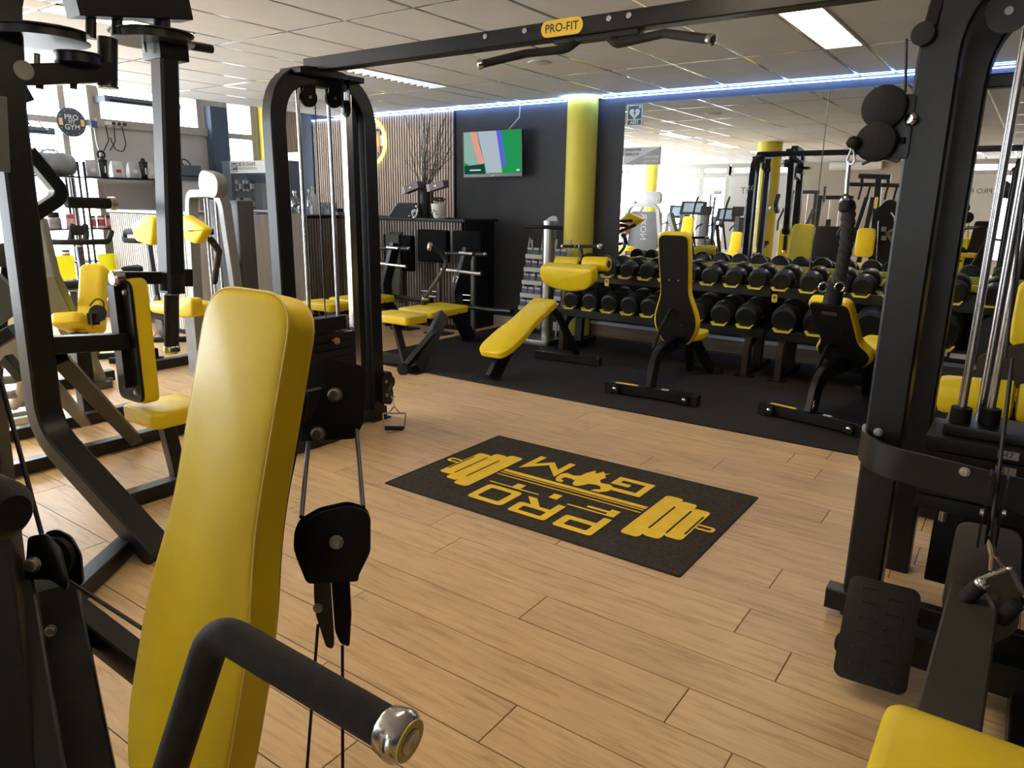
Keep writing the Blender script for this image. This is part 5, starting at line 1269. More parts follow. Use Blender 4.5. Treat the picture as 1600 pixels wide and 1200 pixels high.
# vase with bare branches
p = aY(664, 340, 7.15); vz = aY(664, 303, 7.15).z
t = T('branch_vase', 'tall dark vase of bare black twigs in front of the slat wall', 'vase', (p.x, 7.15, CT))
t.p('vase', G().lathe((p.x, 7.15, CT+.0005), Z1, [(.065, 0), (.07, .01), (.07, vz-CT+.08), (.062, vz-CT+.08), (.062, .05)], 20), mat('dark_ceramic', (.03, .028, .027), .5))
rr = random.Random(5)
for k in range(34):
    s_ = V((p.x+rr.uniform(-.03, .03), 7.15+rr.uniform(-.03, .03), vz+.0)); e_ = V((p.x+rr.uniform(-.22, .42), 7.15+rr.uniform(-.25, .3), vz+rr.uniform(.35, .98)))
    m_ = s_.lerp(e_, .5)+V((rr.uniform(-.06, .06), rr.uniform(-.05, .05), rr.uniform(-.02, .08)))
    g = G().tube([s_, m_, e_], .0028, .1, 5, 4)
    for q in range(4):
        b_ = m_.lerp(e_, rr.random()); g.tube([b_, b_+V((rr.uniform(-.12, .12), rr.uniform(-.08, .08), rr.uniform(.0, .14)))], .0018, 0, 4)
    t.p('twig', g, mat('black_twig', (.018, .016, .014), .8) if k == 0 else bpy.data.materials['black_twig'], kind='stuff')
p0, p1 = aY(661, 184, 7.3), aY(659, 285, 7.3)
t = T('stick_lamp', 'thin white stick lamp standing behind the vase', 'lamp', (p1.x, 7.3, CT)); t.p('stick', G().cyl(p1, p0, .012, seg=10), PRINTW); t.p('stem', G().cyl((p1.x, 7.3, CT), p1, .012, seg=8), BLK); t.p('base', G().cyl((p1.x, 7.3, CT+.0005), (p1.x, 7.3, CT+.014), .06), BLK)
# purple gift boxes stacked beside the vase
for (x0, y0, x1, y1, Y, l, tz) in ((632, 302, 658, 284, 6.98, 'tilted plum box with a pale end, left of the vase', 14), (671, 297, 697, 284, 7.0, 'tilted plum box right of the vase', 10)):
    a, b = aY(x0, y0, Y), aY(x1, y1, Y); c = (a+b)/2
    t = T('plum_box', l, 'box', c-Z1*.06)
    ax_ = (V((b.x-a.x, 0, (b.z-a.z)*.6)).normalized(), Y1, None); ax_ = (ax_[0], Y1, ax_[0].cross(Y1))
    t.p('box', G().box(c, (.27, .10, .085), ax=ax_), mat('plum_card', (.11, .06, .075), .5), bevel=.003)
    t.p('pale_end', G().box(c-ax_[0]*.115-Y1*.002, (.045, .102, .087), ax=ax_), mat('lilac_card', (.36, .30, .42), .5))
    t.p('stand', G().cyl((c.x+(.1 if tz == 14 else -.1), Y+.0, CT+.0005), (c.x+(.1 if tz == 14 else -.1), Y+.0, c.z-.03), .012, seg=8), BLK)
    t.p('logo_patch', G().box(c-Y1*.052, (.035, .002, .02), ax=ax_), PAPER)
p = aY(686, 339, 6.98); pw_ = .095
t = T('flower_pot', 'white ceramic pot with dark rosettes and silver balls, right end of the counter', 'plant', (p.x, 6.98, CT))
t.p('pot', G().lathe((p.x, 6.98, CT+.0005), Z1, [(.06, 0), (.085, .06), (.098, .16), (.10, .175), (.09, .175), (.088, .15)], 24), WHITE)
for k in range(7):
    a_ = k*.9; c = V((p.x+.05*math.cos(a_), 6.98+.05*math.sin(a_), CT+.20+.015*(k % 3)))
    g = G()
    for j in range(8):
        an = j*.785; d_ = V((math.cos(an), math.sin(an), .7)).normalized(); g.lathe(c, d_, [(.004, 0), (.011, .018), (.008, .032), (.001, .044)], 6)
    t.p('rosette', g, mat('dark_succulent', (.05, .055, .04), .6, 0, .3, 12) if k == 0 else bpy.data.materials['dark_succulent'], kind='stuff')
for dx_, dz in ((-.03, .07), (.02, .085), (-.005, .10), (.035, .055)): t.p('silver_ball', G().sphere((p.x+dx_, 6.98-.088, CT+dz), .014, 10), CHROME)
p = aY(648, 336, 6.92)
t = T('silver_figure', 'small silver ornament with a coiled ring before the slanted screen', 'ornament', (p.x, 6.92, CT))
t.p('ring', G().ring((p.x, 6.92, CT+.055), (.2, -1, 0), .042, .006), STEEL); t.p('coil', G().ring((p.x, 6.92, CT+.055), (.2, -1, 0), .024, .004), STEEL); t.p('foot', G().cyl((p.x, 6.92, CT+.0005), (p.x, 6.92, CT+.012), .03), STEEL)
t.p('head', G().sphere((p.x+.03, 6.93, CT+.14), .022, 10), STEEL); t.p('neck', G().tube([(p.x+.02, 6.92, CT+.01), (p.x+.05, 6.925, CT+.08), (p.x+.03, 6.93, CT+.14)], .008, .03, 8), STEEL)
for i, px in enumerate((640, 694)):
    p = aY(px, 339, 6.9); t = T('silver_ball_ornament', ['small silver ball left of the coiled ornament', 'tiny copper ball right of the flower pot'][i], 'ornament', (p.x, 6.9, CT))
    t.p('ball', G().sphere((p.x, 6.9, CT+.018), .017, 12), CHROME if i == 0 else mat('copper', (.6, .3, .2), .3, 1.0)); t.p('base', G().cyl((p.x, 6.9, CT+.0005), (p.x, 6.9, CT+.004), .012), BLK)
# neon ring on the slat wall
nc = aY(577, 222, D-.05)
t = T('neon_sign', 'yellow neon ring sign on the slat wall, partly behind the left cable tower', 'sign', (nc.x, D-.05, nc.z-.33))
t.p('outer_tube', G().ring(nc, Y1, .325, .011, 48), NEON); t.p('inner_tube', G().ring(nc, Y1, .295, .007, 48), NEON)
t.p('figure_panel', G().bb((nc.x+.10, D-.035, nc.z-.14), (nc.x+.19, D-.028, nc.z+.14)), mat('peach_panel', (.62, .44, .28), .6))
t.p('flame', G().lathe((nc.x+.16, D-.04, nc.z-.06), Z1, [(.006, 0), (.022, .05), (.014, .12), (.002, .17)], 8), emis('orange_neon', (1, .4, .12), 1.6))
t.p('back_plate', G().lathe(nc+Y1*.018, Y1, [(.27, 0), (.27, .004)], 40), glass_mat('clear_acrylic', (.95, .95, .9), .05))
# ------------------------------------------------------------------ supplement shelf by the windows
SXX = -9.42
t = T('display_shelf', 'black wire display shelf full of supplements in front of the left windows', 'shelf', (SXX, 4.7, 0))
W = lambda x, y, X=SXX: aX(x, y, X)
zs = [1.78, 1.17, .78, .36]
def shelf_bay(y0, y1):
    for y in (y0, y1):
        for dx in (0, -.34): t.p('upright', G().beam((SXX+dx, y, 0), (SXX+dx, y, 1.95), .025, .025), BLK)
    for z in zs:
        t.p('shelf_board', G().bb((SXX-.36, y0, z-.018), (SXX+.012, y1, z)), DRK)
    t.p('cross_wire', G().cyl((SXX-.34, y0, .40), (SXX-.34, y1, .78), .004, seg=6), BLK); t.p('cross_wire', G().cyl((SXX-.34, y1, .40), (SXX-.34, y0, .78), .004, seg=6), BLK)
shelf_bay(3.70, 4.33); shelf_bay(4.40, 5.45)
FLUO = mat('fluorescent_yellow_card', (.95, .95, .0), .5, emit=None)
for (y0, y1, z0, z1, l) in ((3.62, 4.14, .42, .86, 'bright yellow card panel on the left bay of the shelf'), (4.42, 4.86, .50, .86, 'bright yellow card panel beside the pale counter'), (3.72, 3.99, .1, .34, 'bright yellow card panel low on the left bay of the shelf')):
    k = T('display_card', l, 'card', (SXX+.03, (y0+y1)/2, z0)); k.p('card', G().bb((SXX+.025, y0, z0), (SXX+.035, y1, z1)), FLUO); k.p('fold', G().bb((SXX+.0352, (y0+y1)/2-.004, z0), (SXX+.037, (y0+y1)/2+.004, z1)), YPAINT)
    k.p('small_label', G().bb((SXX+.037, y0+.06, z0+.02), (SXX+.039, y0+.14, z0+.14)), mat('red_label', (.35, .05, .05), .5) if 'red_label' not in bpy.data.materials else bpy.data.materials['red_label'])
# duffel bag on the top shelf
a, b = W(56, 272), W(126, 272); zt = zs[0]
t = T('duffel_bag', 'grey holdall lying on top of the left shelf bay', 'bag', (SXX-.15, (a.y+b.y)/2, zt))
g = G(); yc = (a.y+b.y)/2; hl_ = abs(b.y-a.y)/2
pr = [(.03, -hl_), (.11, -hl_*.97), (.135, -hl_*.6), (.125, 0), (.14, hl_*.55), (.11, hl_*.97), (.03, hl_)]
g.lathe((SXX-.16, yc, zt+.125), Y1, pr, 22); g.v = [V((p_.x, p_.y, zt+.003+max(0, (p_.z-zt)*1.0))) for p_ in g.v]
BAGM = mat('grey_nylon', (.17, .18, .20), .7, 0, .3, 7, .4)
bg_ = t.p('body', g, BAGM)
for s in (-.10, .10): t.p('handle', G().tube([(SXX-.16, yc-.12, zt+.22), (SXX-.16+s*.4, yc-.06, zt+.29), (SXX-.16+s*.4, yc+.06, zt+.29), (SXX-.16, yc+.12, zt+.22)], .008, .04, 8), BAGM, bg_)
t.p('zip', G().tube([(SXX-.13, yc-hl_*.9, zt+.225), (SXX-.12, yc, zt+.255), (SXX-.13, yc+hl_*.9, zt+.225)], .004, .1, 6), PRINTK, bg_)
def pouch(px, l, m, h=.20):
    p = W(px, 277); t = T('stand_up_pouch', l, 'pouch', (SXX-.1, p.y, zs[0])); z = zs[0]+.0005; y = p.y
    vs = []
    for (zz, wx, wy) in ((0, .045, .07), (.05, .05, .075), (.14, .03, .07), (h, .004, .06)):
        vs += [(SXX-.1-wx, y-wy, z+zz), (SXX-.1+wx, y-wy, z+zz), (SXX-.1+wx, y+wy, z+zz), (SXX-.1-wx, y+wy, z+zz)]
    t.p('pouch', G().add(vs, [(3, 2, 1, 0), (12, 13, 14, 15)]+[(i*4+j, i*4+(j+1) % 4, i*4+4+(j+1) % 4, i*4+4+j) for i in range(3) for j in range(4)]), m, bevel=.004)
    t.p('front_label', G().bb((SXX-.051+.0, y-.03, z+.06), (SXX-.046, y+.03, z+.10)) if True else None, [PAPER, bpy.data.materials['red_label']][px == 190])
POU = mat('pale_foil_pouch', (.62, .62, .60), .4, .1, .15, 12); PO2 = mat('grey_foil_pouch', (.42, .42, .43), .4, .2, .2, 12)
pouch(150, 'pale foil pouch next to the first black shaker on the top shelf', PO2); pouch(190, 'white pouch with a red round label on the top shelf', POU); pouch(216, 'pale brown pouch left of the second shaker on the top shelf', PO2); pouch(243, 'pale pouch right of the second shaker on the top shelf', POU)
def shaker(px, l):
    p = W(px, 277); z = zs[0]+.0005; t = T('shaker_bottle', l, 'bottle', (SXX-.08, p.y, z))
    t.p('cup', G().lathe((SXX-.08, p.y, z), Z1, [(.036, 0), (.04, .01), (.05, .17), (.048, .175)], 18), BLK); t.p('lid', G().lathe((SXX-.08, p.y, z+.175), Z1, [(.052, 0), (.052, .03), (.03, .04), (.02, .06), (.018, .075)], 18), RUB)
    t.p('print_stripe', G().bb((SXX-.034, p.y-.008, z+.05), (SXX-.030, p.y+.008, z+.13)), PRINTW)
shaker(168, 'black shaker bottle between two pouches on the top shelf, the left one'); shaker(231, 'black shaker bottle beside the hanging fly arm on the top shelf')
# tubs and cans on the middle shelves
REDM = mat('red_tub_label', (.36, .06, .07), .5, 0, .3, 14); PINK = mat('pink_tub_label', (.55, .30, .30), .5, 0, .3, 14)
n = 0
for (z, ys, r, h) in ((zs[1], [4.45+.105*i for i in range(10)], .044, .15), (zs[1], [3.78, 4.20], .05, .17), (zs[2], [4.10, 4.82, 4.95, 5.1], .045, .14), (zs[3], [3.9, 4.15, 4.5, 4.65], .05, .15)):
    for iy, y in enumerate(ys):
        n += 1; lv = {1.17: 'middle', .78: 'lower', .36: 'bottom'}[z]
        t = T('supplement_tub', 'red-labelled supplement tub, %s, on the %s window shelf' % (('number one two three four five six seven eight nine ten eleven'.split()[iy+1]+' from the left') if len(ys) > 4 else (['leftmost', 'second from the left', 'third from the left', 'rightmost'][iy] if len(ys) == 4 else ['leftmost', 'middle', 'rightmost'][iy] if len(ys) == 3 else ['at the left edge', 'at the right edge'][iy]+' of the left bay'), lv), 'tub', (SXX-.07, y, z), 'supplement tubs on the window display')
        t.p('tub', G().lathe((SXX-.07, y, z+.0005), Z1, [(r*.95, 0), (r, .006), (r, h*.82), (r*.8, h*.86)], 16), WHITE if n % 3 else REDM)
        t.p('lid', G().cyl((SXX-.07, y, z+h*.84), (SXX-.07, y, z+h), r*.92, seg=16), DRK if n % 2 else REDM)
        t.p('label', G().cyl((SXX-.07, y, z+h*.2), (SXX-.07, y, z+h*.7), r*1.01, seg=16), REDM if n % 3 else PINK)
p = W(91, 354); t = T('black_jar', 'large black capped jar at the middle of the left shelf bay', 'jar', (SXX-.09, p.y, zs[1]))
t.p('jar', G().lathe((SXX-.09, p.y, zs[1]+.0005), Z1, [(.07, 0), (.075, .01), (.075, .12), (.05, .14)], 18), mat('grey_label_jar', (.25, .24, .26), .5, 0, .4, 20)); t.p('lid', G().cyl((SXX-.09, p.y, zs[1]+.13), (SXX-.09, p.y, zs[1]+.19), .062), RUB)
# wall clock, boxes and wiring on the window wall
c = aX(112, 191, WX+.10)
t = T('wall_clock', 'round dark PRO FIT GYM wall clock between two window mullions', 'clock', c-Z1*.17)
t.p('face', G().lathe(c-X1*.02, X1, [(.165, 0), (.17, .004), (.17, .02), (.16, .024)], 36), mat('clock_face', (.05, .065, .08), .5))
for i, (s, dz, m_) in enumerate((('PRO', .055, PRINTW), ('FIT', .0, PRINTW), ('GYM', -.06, PRINTW))): t.text('lettering', s, c+X1*.006+Z1*dz, Y1, Z1, .085 if i != 1 else .06, m_, bold=.01)
for k in (-1, 1): t.p('disc_emblem', G().bb((c.x+.004, c.y+k*.125-.022, c.z-.04), (c.x+.007, c.y+k*.125+.022, c.z+.04)), mat('orange_emblem', (.80, .50, .22), .5) if k < 0 else bpy.data.materials['orange_emblem'])
for k in range(12):
    a_ = k*math.pi/6; t.p('hour_mark', G().box(c+V((.006, .145*math.cos(a_), .145*math.sin(a_))), (.002, .010, .010)), ALU)
def wbox(name, l, cat, x0, y0, x1, y1, X, m, dep=.12):
    a, b = aX(x0, y0, X), aX(x1, y1, X); t = T(name, l, cat, (X, (a.y+b.y)/2, min(a.z, b.z)))
    bx = t.p('case', G().bb((X-dep, a.y, b.z), (X, b.y, a.z)), m, bevel=.006); return t, a, b, bx
SLATE = mat('slate_plastic', (.10, .12, .15), .5)
t, a, b, bx = wbox('air_curtain', 'dark grey unit box hanging across the left window under the transom', 'air unit', 37, 196, 87, 211, WX+.3, SLATE, .26); t.p('vent', G().bb((WX+.3, a.y+.04, b.z+.02), (WX+.303, a.y+.24, b.z+.035)), DRK, bx); t.p('badge', G().bb((WX+.3, b.y-.10, b.z+.05), (WX+.303, b.y-.07, b.z+.08)), PAPER, bx)
t.p('hanger', G().cyl((WX+.24, a.y+.1, a.z), (WX+.1, a.y+.1, 2.44), .008, seg=8), BLK); t.p('hanger', G().cyl((WX+.24, b.y-.1, a.z), (WX+.1, b.y-.1, 2.44), .008, seg=8), BLK)
t, a, b, bx = wbox('air_curtain', 'long slate heater box under the window head, behind the fly arm', 'air unit', 163, 148, 283, 172, WX+.32, SLATE, .28); t.p('vent', G().bb((WX+.32, a.y+.06, b.z+.012), (WX+.323, b.y-.06, b.z+.03)), DRK, bx)
t, a, b, bx = wbox('wall_box', 'small blue grey box on the wall left of the sockets', 'box', 142, 188, 153, 200, WX+.14, NAVY, .08); t.p('cable', G().tube([(WX+.12, (a.y+b.y)/2, b.z), (WX+.10, (a.y+b.y)/2+.02, b.z-.2), (WX+.11, (a.y+b.y)/2+.06, 1.98)], .006, .05, 6), PAPER, bx)
t, a, b, bx = wbox('socket_strip', 'white wall socket strip with dangling cables above the top shelf', 'socket', 164, 189, 192, 197, WX+.11, WHITE, .05)
for k in range(3): t.p('plug', G().cyl((WX+.11, a.y+.10+.07*k, (a.z+b.z)/2), (WX+.135, a.y+.10+.07*k, (a.z+b.z)/2), .02, seg=12), PRINTK, bx)
for pts in ([(165, 196), (170, 220), (160, 240), (157, 258)], [(178, 197), (180, 222), (172, 235)], [(190, 197), (197, 225), (193, 238), (180, 234), (172, 215)]):
    t.p('cable', G().tube([aX(x, y, WX+.13) for x, y in pts], .007, .08, 6), PRINTK)
t.p('cable_coil', G().ring(aX(158, 242, WX+.14), X1, .045, .012), RUB)
t, a, b, bx = wbox('printer', 'dark box printer with a black cable on top, by the end of the shelf', 'printer', 277, 257, 316, 283, SXX+.05, SLATE, .34); t.p('cable', G().ring(V((SXX-.1, b.y-.12, a.z+.02)), V((1, .3, .6)), .07, .009), PRINTK); t.p('slot', G().bb((SXX+.05, a.y+.04, b.z+.05), (SXX+.053, b.y-.04, b.z+.065)), DRK, bx)
t.p('pedestal', G().bb((SXX-.2, a.y+.03, .0), (SXX+.0, b.y-.03, b.z)), WHITE)
c = aX(365, 252, WX+.5); 
# bikes, grey machine and seated machine between the shelf and the fly machine
def bike(hp, sp, l):
    t = T('spinning_bike', l, 'exercise bike', (sp.x, sp.y, 0), 'spinning bikes by the window')
    d = V((hp.x-sp.x, hp.y-sp.y, 0)).normalized(); s = V((-d.y, d.x, 0))
    b0 = V((sp.x, sp.y, 0))-d*.25; b1 = V((hp.x, hp.y, 0))+d*.25
    for b in (b0, b1): t.p('floor_foot', G().cyl(b+s*.24+Z1*.03, b-s*.24+Z1*.03, .03, seg=12), BLK)
    t.p('frame_beam', G().path([b0+Z1*.06, b0+d*.45+Z1*.42, b1-d*.1+Z1*.30, b1+Z1*.06], .06, .09, .1), GREYD)
    t.p('seat_post', G().beam(b0+d*.40+Z1*.38, sp-Z1*.05, .05, .045), GREYD)
    t.p('saddle', G().pad(smooth_poly([(-.10, -.13), (.10, -.13), (.075, .02), (.028, .14), (-.028, .14), (-.075, .02)], .04), sp-Z1*.05, -s, d, .06, .025, .006), RUB)
    t.p('saddle_clamp', G().cyl(sp-Z1*.07-s*.05, sp-Z1*.07+s*.05, .018, seg=10), STEEL)
    t.p('handle_post', G().beam(b1-d*.12+Z1*.30, hp-Z1*.04, .055, .05), GREYD)
    hb = t.p('handlebar', G().tube([hp-s*.26+d*.18+Z1*.08, hp-s*.24+d*.02+Z1*.0, hp-s*.10-d*.05, hp+s*.10-d*.05, hp+s*.24+d*.02, hp+s*.26+d*.18+Z1*.08], .026, .06, 10), RUB)
    for k in (-1, 1): t.p('aero_grip', G().tube([hp+s*k*.06-d*.02, hp+s*k*.06+d*.10+Z1*.06, hp+s*k*.05+d*.18+Z1*.14], .027, .05, 10), RUB, hb)
    t.p('console', G().box(hp+d*.10+Z1*.10, (.10, .02, .09), ax=(s, d, Z1)), DRK, hb)
    fwc = b1-d*.18+Z1*.32
    t.p('flywheel', G().lathe(fwc-s*.02, s, [(.06, 0), (.22, .002), (.225, .02), (.22, .038), (.06, .04)], 30), STEEL)
    t.p('crank_guard', G().lathe(b0+d*.5+Z1*.33+s*.035, s, [(.05, 0), (.13, .004), (.13, .02), (.05, .024)], 24), DRK)
    for k in (-1, 1): t.p('pedal', G().box(b0+d*.5+Z1*(.33-k*.16)+s*k*.11, (.09, .10, .03), ax=(s, d, Z1)), RUB)
bike(aD(122, 378, 6.6), aD(112, 440, 6.1), 'dark spinning bike with wide handlebars, left of the pale counter')
bike(aD(232, 376, 7.5), aD(210, 417, 7.0), 'dark spinning bike whose saddle shows before the pale counter front')
# grey machine
GY = 4.15
t = T('abductor_machine', 'silver grey machine with rounded arch, guide rods and yellow angled pads', 'gym machine', (-6.15, GY, 0), 'grey machines')
Q = lambda x, y, Y=GY: aY(x, y, Y)
t.p('arch_frame', G().path([aZ(312, 560, .02), Q(299, 320), Q(301, 303), Q(340, 302), Q(350, 316), aZ(385, 556, .02)], .075, .10, [.5, .12, .12, .3], Y1, 8), GREYM)
t.p('rear_shroud', G().bb((Q(304, 310).x, GY+.12, .1), (Q(352, 310).x, GY+.3, Q(330, 304).z-.05)), GREYD, bevel=.02)
for x in (319, 324, 336): t.p('guide_rod', G().cyl(Q(x, 306, GY+.06), V((Q(x, 306, GY+.06).x, GY+.06, .15)), .012, seg=10), CHROME)
for k in range(9): t.p('weight_plate', G().bb((Q(312, 310).x, GY+.0, .12+.05*k), (Q(345, 310).x, GY+.11, .12+.05*k+.045)), DRK)
cb2 = t.p('cap_block', G().plate(rrect(.30, .22, .09), Q(340, 288, GY-.05), V((.97, 0, -.22)), V((.22, 0, .97)), -.0 or .10), GREYM, bevel=.006)
for x, y in ((329, 285), (349, 290)): bolt(t, Q(x, y, GY-.06), -Y1, .012, cb2)
def ypad(pts, Y, th, name='pad'):
    P = [Q(x, y, Y) for x, y in pts]; o = sum(P, V())/len(P); u = (P[1]-P[0]).normalized(); n_ = u.cross(P[-1]-P[0]).normalized(); v = n_.cross(u)
    ol = [((p_-o).dot(u), (p_-o).dot(v)) for p_ in P]
    A = sum(ol[i-1][0]*ol[i][1]-ol[i][0]*ol[i-1][1] for i in range(len(ol)))
    if A < 0: ol = ol[::-1]
    return t.p(name, G().pad(smooth_poly(ol, .05), o, u, v, th, .02), YEL)
ypad([(225, 376), (251, 384), (256, 340), (240, 336), (219, 352)], 3.58, .09)
ypad([(285, 364), (320, 382), (336, 358), (300, 334)], 3.58, .09)
t.p('pad_arm', G().tube([Q(330, 375, 3.62), Q(342, 392, 3.8), Q(335, 440, 4.0)], .03, .1, 10), BLK)
t.p('handle_peg', G().cyl(Q(198, 362, 3.60), Q(222, 361, 3.60), .028, seg=12), RUB)
t.p('cross_tube', G().beam(Q(222, 362, 3.66), Q(330, 362, 3.66), .05, .05), BLK)
st = aY(283, 490, 3.5)
t.p('seat', G().pad(smooth_poly([(-.28, -.2), (.28, -.2), (.26, .2), (-.26, .2)], .08), V((st.x, 3.55, st.z)), X1, Y1, .10, .03), YEL)
ypad([(285, 494), (318, 494), (318, 464), (285, 464)], 3.32, .10, 'side_pad')
t.p('seat_column', G().beam((st.x+.05, 3.6, .02), (st.x+.05, 3.6, st.z), .16, .12), GREYM)
t.p('base_beam', G().beam(aZ(232, 572, .05), aZ(330, 554, .05), .09, .08, Z1), BLK)
p_ = aZ(232, 560, .06)
t.p('pedal_box', G().box(p_+Z1*.05, (.16, .12, .10)), DRK); t.p('lever', G().tube([p_+Z1*.1, p_+V((.1, .05, .25))], .008, 0, 8), CHROME)
# seated machine with a yellow back pad and slanted grey upright, seen through the fly machine
t = T('back_extension_machine', 'machine with slanted grey upright and yellow back pad seen through the fly machine frame', 'gym machine', aZ(150, 598, 0), 'grey machines')
Q2 = lambda x, y, d=4.9: aD(x, y, d)
gs = mat('olive_grey_upright', (.15, .155, .14), .5, .1, .1, 5)
t.p('slanted_upright', G().sweep([Q2(52, 345, 5.0), Q2(72, 430, 5.0), aZ(152, 600, .02)], prof_rect(.16, .08, .01), fw), gs)
t.p('foot_shoe', G().box(aZ(150, 600, .03), (.24, .16, .06)), GREYD, bevel=.01)
P0, P1, P2, P3 = Q2(136, 524, 5.3), Q2(166, 522, 5.3), Q2(165, 421, 5.4), Q2(138, 418, 5.4)
o = (P0+P1+P2+P3)/4; u = (P1-P0).normalized(); n_ = u.cross(P3-P0).normalized(); v = n_.cross(u)
t.p('back_pad', G().pad(rrect((P1-P0).length*1.25, (P3-P0).length, .05), o, u, v, .10, .02), YEL)
t.p('seat', G().pad(rrect(.22, .34, .05), Q2(122, 516, 5.2), u, v.cross(u), .09, .02), YEL)
t.p('seat_column', G().beam(Q2(122, 520, 5.2), V((Q2(122, 520, 5.2).x, Q2(122, 520, 5.2).y, .02)), .10, .10), BLK)
t.p('pulley', G().lathe(Q2(154, 490, 5.1), fw*-1, [(.02, 0), (.06, .002), (.06, .02), (.02, .022)], 20), RUB)
t.p('cable', G().tube([Q2(140, 478, 5.1), Q2(150, 466, 5.1), Q2(162, 470, 5.1), Q2(163, 500, 5.1)], .006, .04, 6), CABLE)
t.p('latch_box', G().box(Q2(146, 498, 5.1), (.07, .05, .08)), DRK)
t.p('base_beam', G().beam(aZ(40, 610, .05), aZ(175, 585, .05), .1, .09, Z1), BLK)
# grey tubular machine at the left edge
t = T('rower', 'grey tubular machine base at the left edge behind the fly machine', 'gym machine', aZ(20, 640, 0))
for i, pts in enumerate(([(-20, 596, .35), (36, 592, .30), (44, 560, .42)], [(-20, 616, .2), (30, 618, .2), (40, 575, .3)], [(-30, 640, .05), (45, 628, .05)], [(-30, 660, .04), (42, 648, .04)])):
    t.p('frame_tube', G().tube([aZ(x, y, z) for x, y, z in pts], .03, .08, 10), GREYM)
t.p('side_strut', G().tube([aZ(40, 575, .42), aZ(33, 612, .22), aZ(22, 634, .05)], .035, .1, 10), mat('beige_tube', (.42, .39, .32), .5))
t.p('foot_rail', G().beam(aZ(-30, 668, .03), aZ(45, 655, .03), .05, .05, Z1), WHITE)
P = aD(20, 560, 3.9)
t.p('tan_cover', G().plate(smooth_poly([(-.22, -.10), (.08, -.02), (.06, .10), (-.05, .14), (-.25, .02)], .03), P, rt, up, .05), mat('tan_cover', (.26, .21, .17), .6))
t.p('lever_plate', G().beam(aD(-30, 548, 3.6), aD(25, 515, 3.6), .10, .06), BLK)
t.p('lever_plate', G().beam(aD(-30, 490, 3.8), aD(22, 452, 3.8), .04, .20), GREYD)
t.p('lever_arm', G().beam(aD(10, 560, 3.7), aD(36, 590, 3.7), .05, .06), BLK)
t.p('hub', G().lathe(aD(10, 400, 4.2), fw*-1, [(.02, 0), (.07, .004), (.07, .03), (.03, .04)], 20), RUB)
t.p('hub_post', G().beam(aD(10, 400, 4.25), aD(-10, 620, 4.25), .06, .06), BLK)
# ------------------------------------------------------------------ the gym behind the camera, seen in the mirror
MY = D-.010
def mX(px, py, Yv):
    p = aY(px, py, Yv); p.y = 2*MY-p.y; return p      # real position of something seen in the mirror
def mdir(x): return V((x.x, -x.y, x.z))
# grey selector machine with a lettered shroud
Yv = 16.6; M = lambda x, y, d=0: mX(x, y, Yv+d)
c = M(1005, 360)
t = T('selector_machine', 'grey selector machine with a tall lettered shroud, at the left of the mirror view', 'gym machine', (c.x, c.y, 0), 'machines behind the camera')
a, b = M(985, 330), M(1030, 330); zt = a.z
t.p('shroud', G().plate(smooth_poly([(a.x-.05, .12), (b.x+.05, .12), (b.x-.02, zt), (a.x+.05, zt)], .08), (0, c.y+.05, 0), X1, Z1, .30), GREYD, bevel=.015)
t.p('arch', G().path([V((a.x-.18, c.y+.15, .0)), V((a.x+.0, c.y+.1, zt+.15)), V((b.x-.0, c.y+.1, zt+.15)), V((b.x+.25, c.y+.15, .0))], .09, .10, [.2, .2], Y1), GREYM)
t.text('lettering', 'NOXR', (c.x-.02, c.y+.055, 1.0), Z1, X1, .24, GREYM, sx=1.1) if False else t.text('lettering', 'NOXR', V((c.x+.02, c.y+.06, 1.02)), Z1, X1, .22, GREYM)
t.p('cap_block', G().plate(rrect(.42, .30, .11), V((b.x-.1, c.y+.10, zt+.32)), -X1, Z1, .12), GREYM, bevel=.01)
t.p('side_strut', G().tube([M(975, 400), M(1000, 330), M(1012, 312)], .03, .1, 10), STEEL)
t.p('red_cover', G().lathe(M(976, 358), Y1, [(.05, 0), (.17, .02), (.17, .08), (.05, .1)], 18), mat('red_plastic', (.42, .04, .05), .4))
t.p('seat', G().pad(rrect(.4, .4, .08), V((c.x-.1, c.y+.75, .48)), X1, Y1, .09, .02), YEL); t.p('seat_post', G().beam((c.x-.1, c.y+.75, 0), (c.x-.1, c.y+.75, .48), .1, .1), GREYM)
def tread(px, Yv, l, zc=1.35, cons=.42):
    c = mX(px, 310, Yv); x, y = c.x, c.y
    t = T('cardio_trainer', l, 'exercise machine', (x, y, 0), 'cardio machines by the rear windows')
    t.p('deck', G().bb((x-.38, y-.9, .06), (x+.38, y+.8, .20)), DRK, bevel=.02)
    for s in (-1, 1):
        t.p('upright', G().beam((x+s*.33, y-.55, .15), (x+s*.30, y-.75, zc), .07, .10, X1), GREYD)
        t.p('handrail', G().tube([(x+s*.33, y-.72, 1.05), (x+s*.34, y-.30, .98), (x+s*.34, y-.15, .90)], .022, .05, 10), RUB)
    t.p('console', G().box((x, y-.76, zc+.05), (cons+.2, .06, .38), rot=(R(20), 0, 0)), DRK, bevel=.02)
    t.p('screen', G().box((x, y-.735, zc+.06), (cons, .012, .26), rot=(R(20), 0, 0)), mat('blue_grey_screen', (.20, .26, .33), .25) if 'blue_grey_screen' not in bpy.data.materials else bpy.data.materials['blue_grey_screen'])
tread(1068, 19.4, 'treadmill with a wide blue grey console, left of the seam in the mirror', 1.42, .55)
tread(1122, 19.6, 'treadmill with a small dark console, middle of the mirror view', 1.25, .35)
tread(1172, 19.2, 'treadmill beside the mirrored cable tower', 1.15, .35)
tread(1046, 19.9, 'treadmill behind the grey selector machine in the mirror', 1.3, .4)
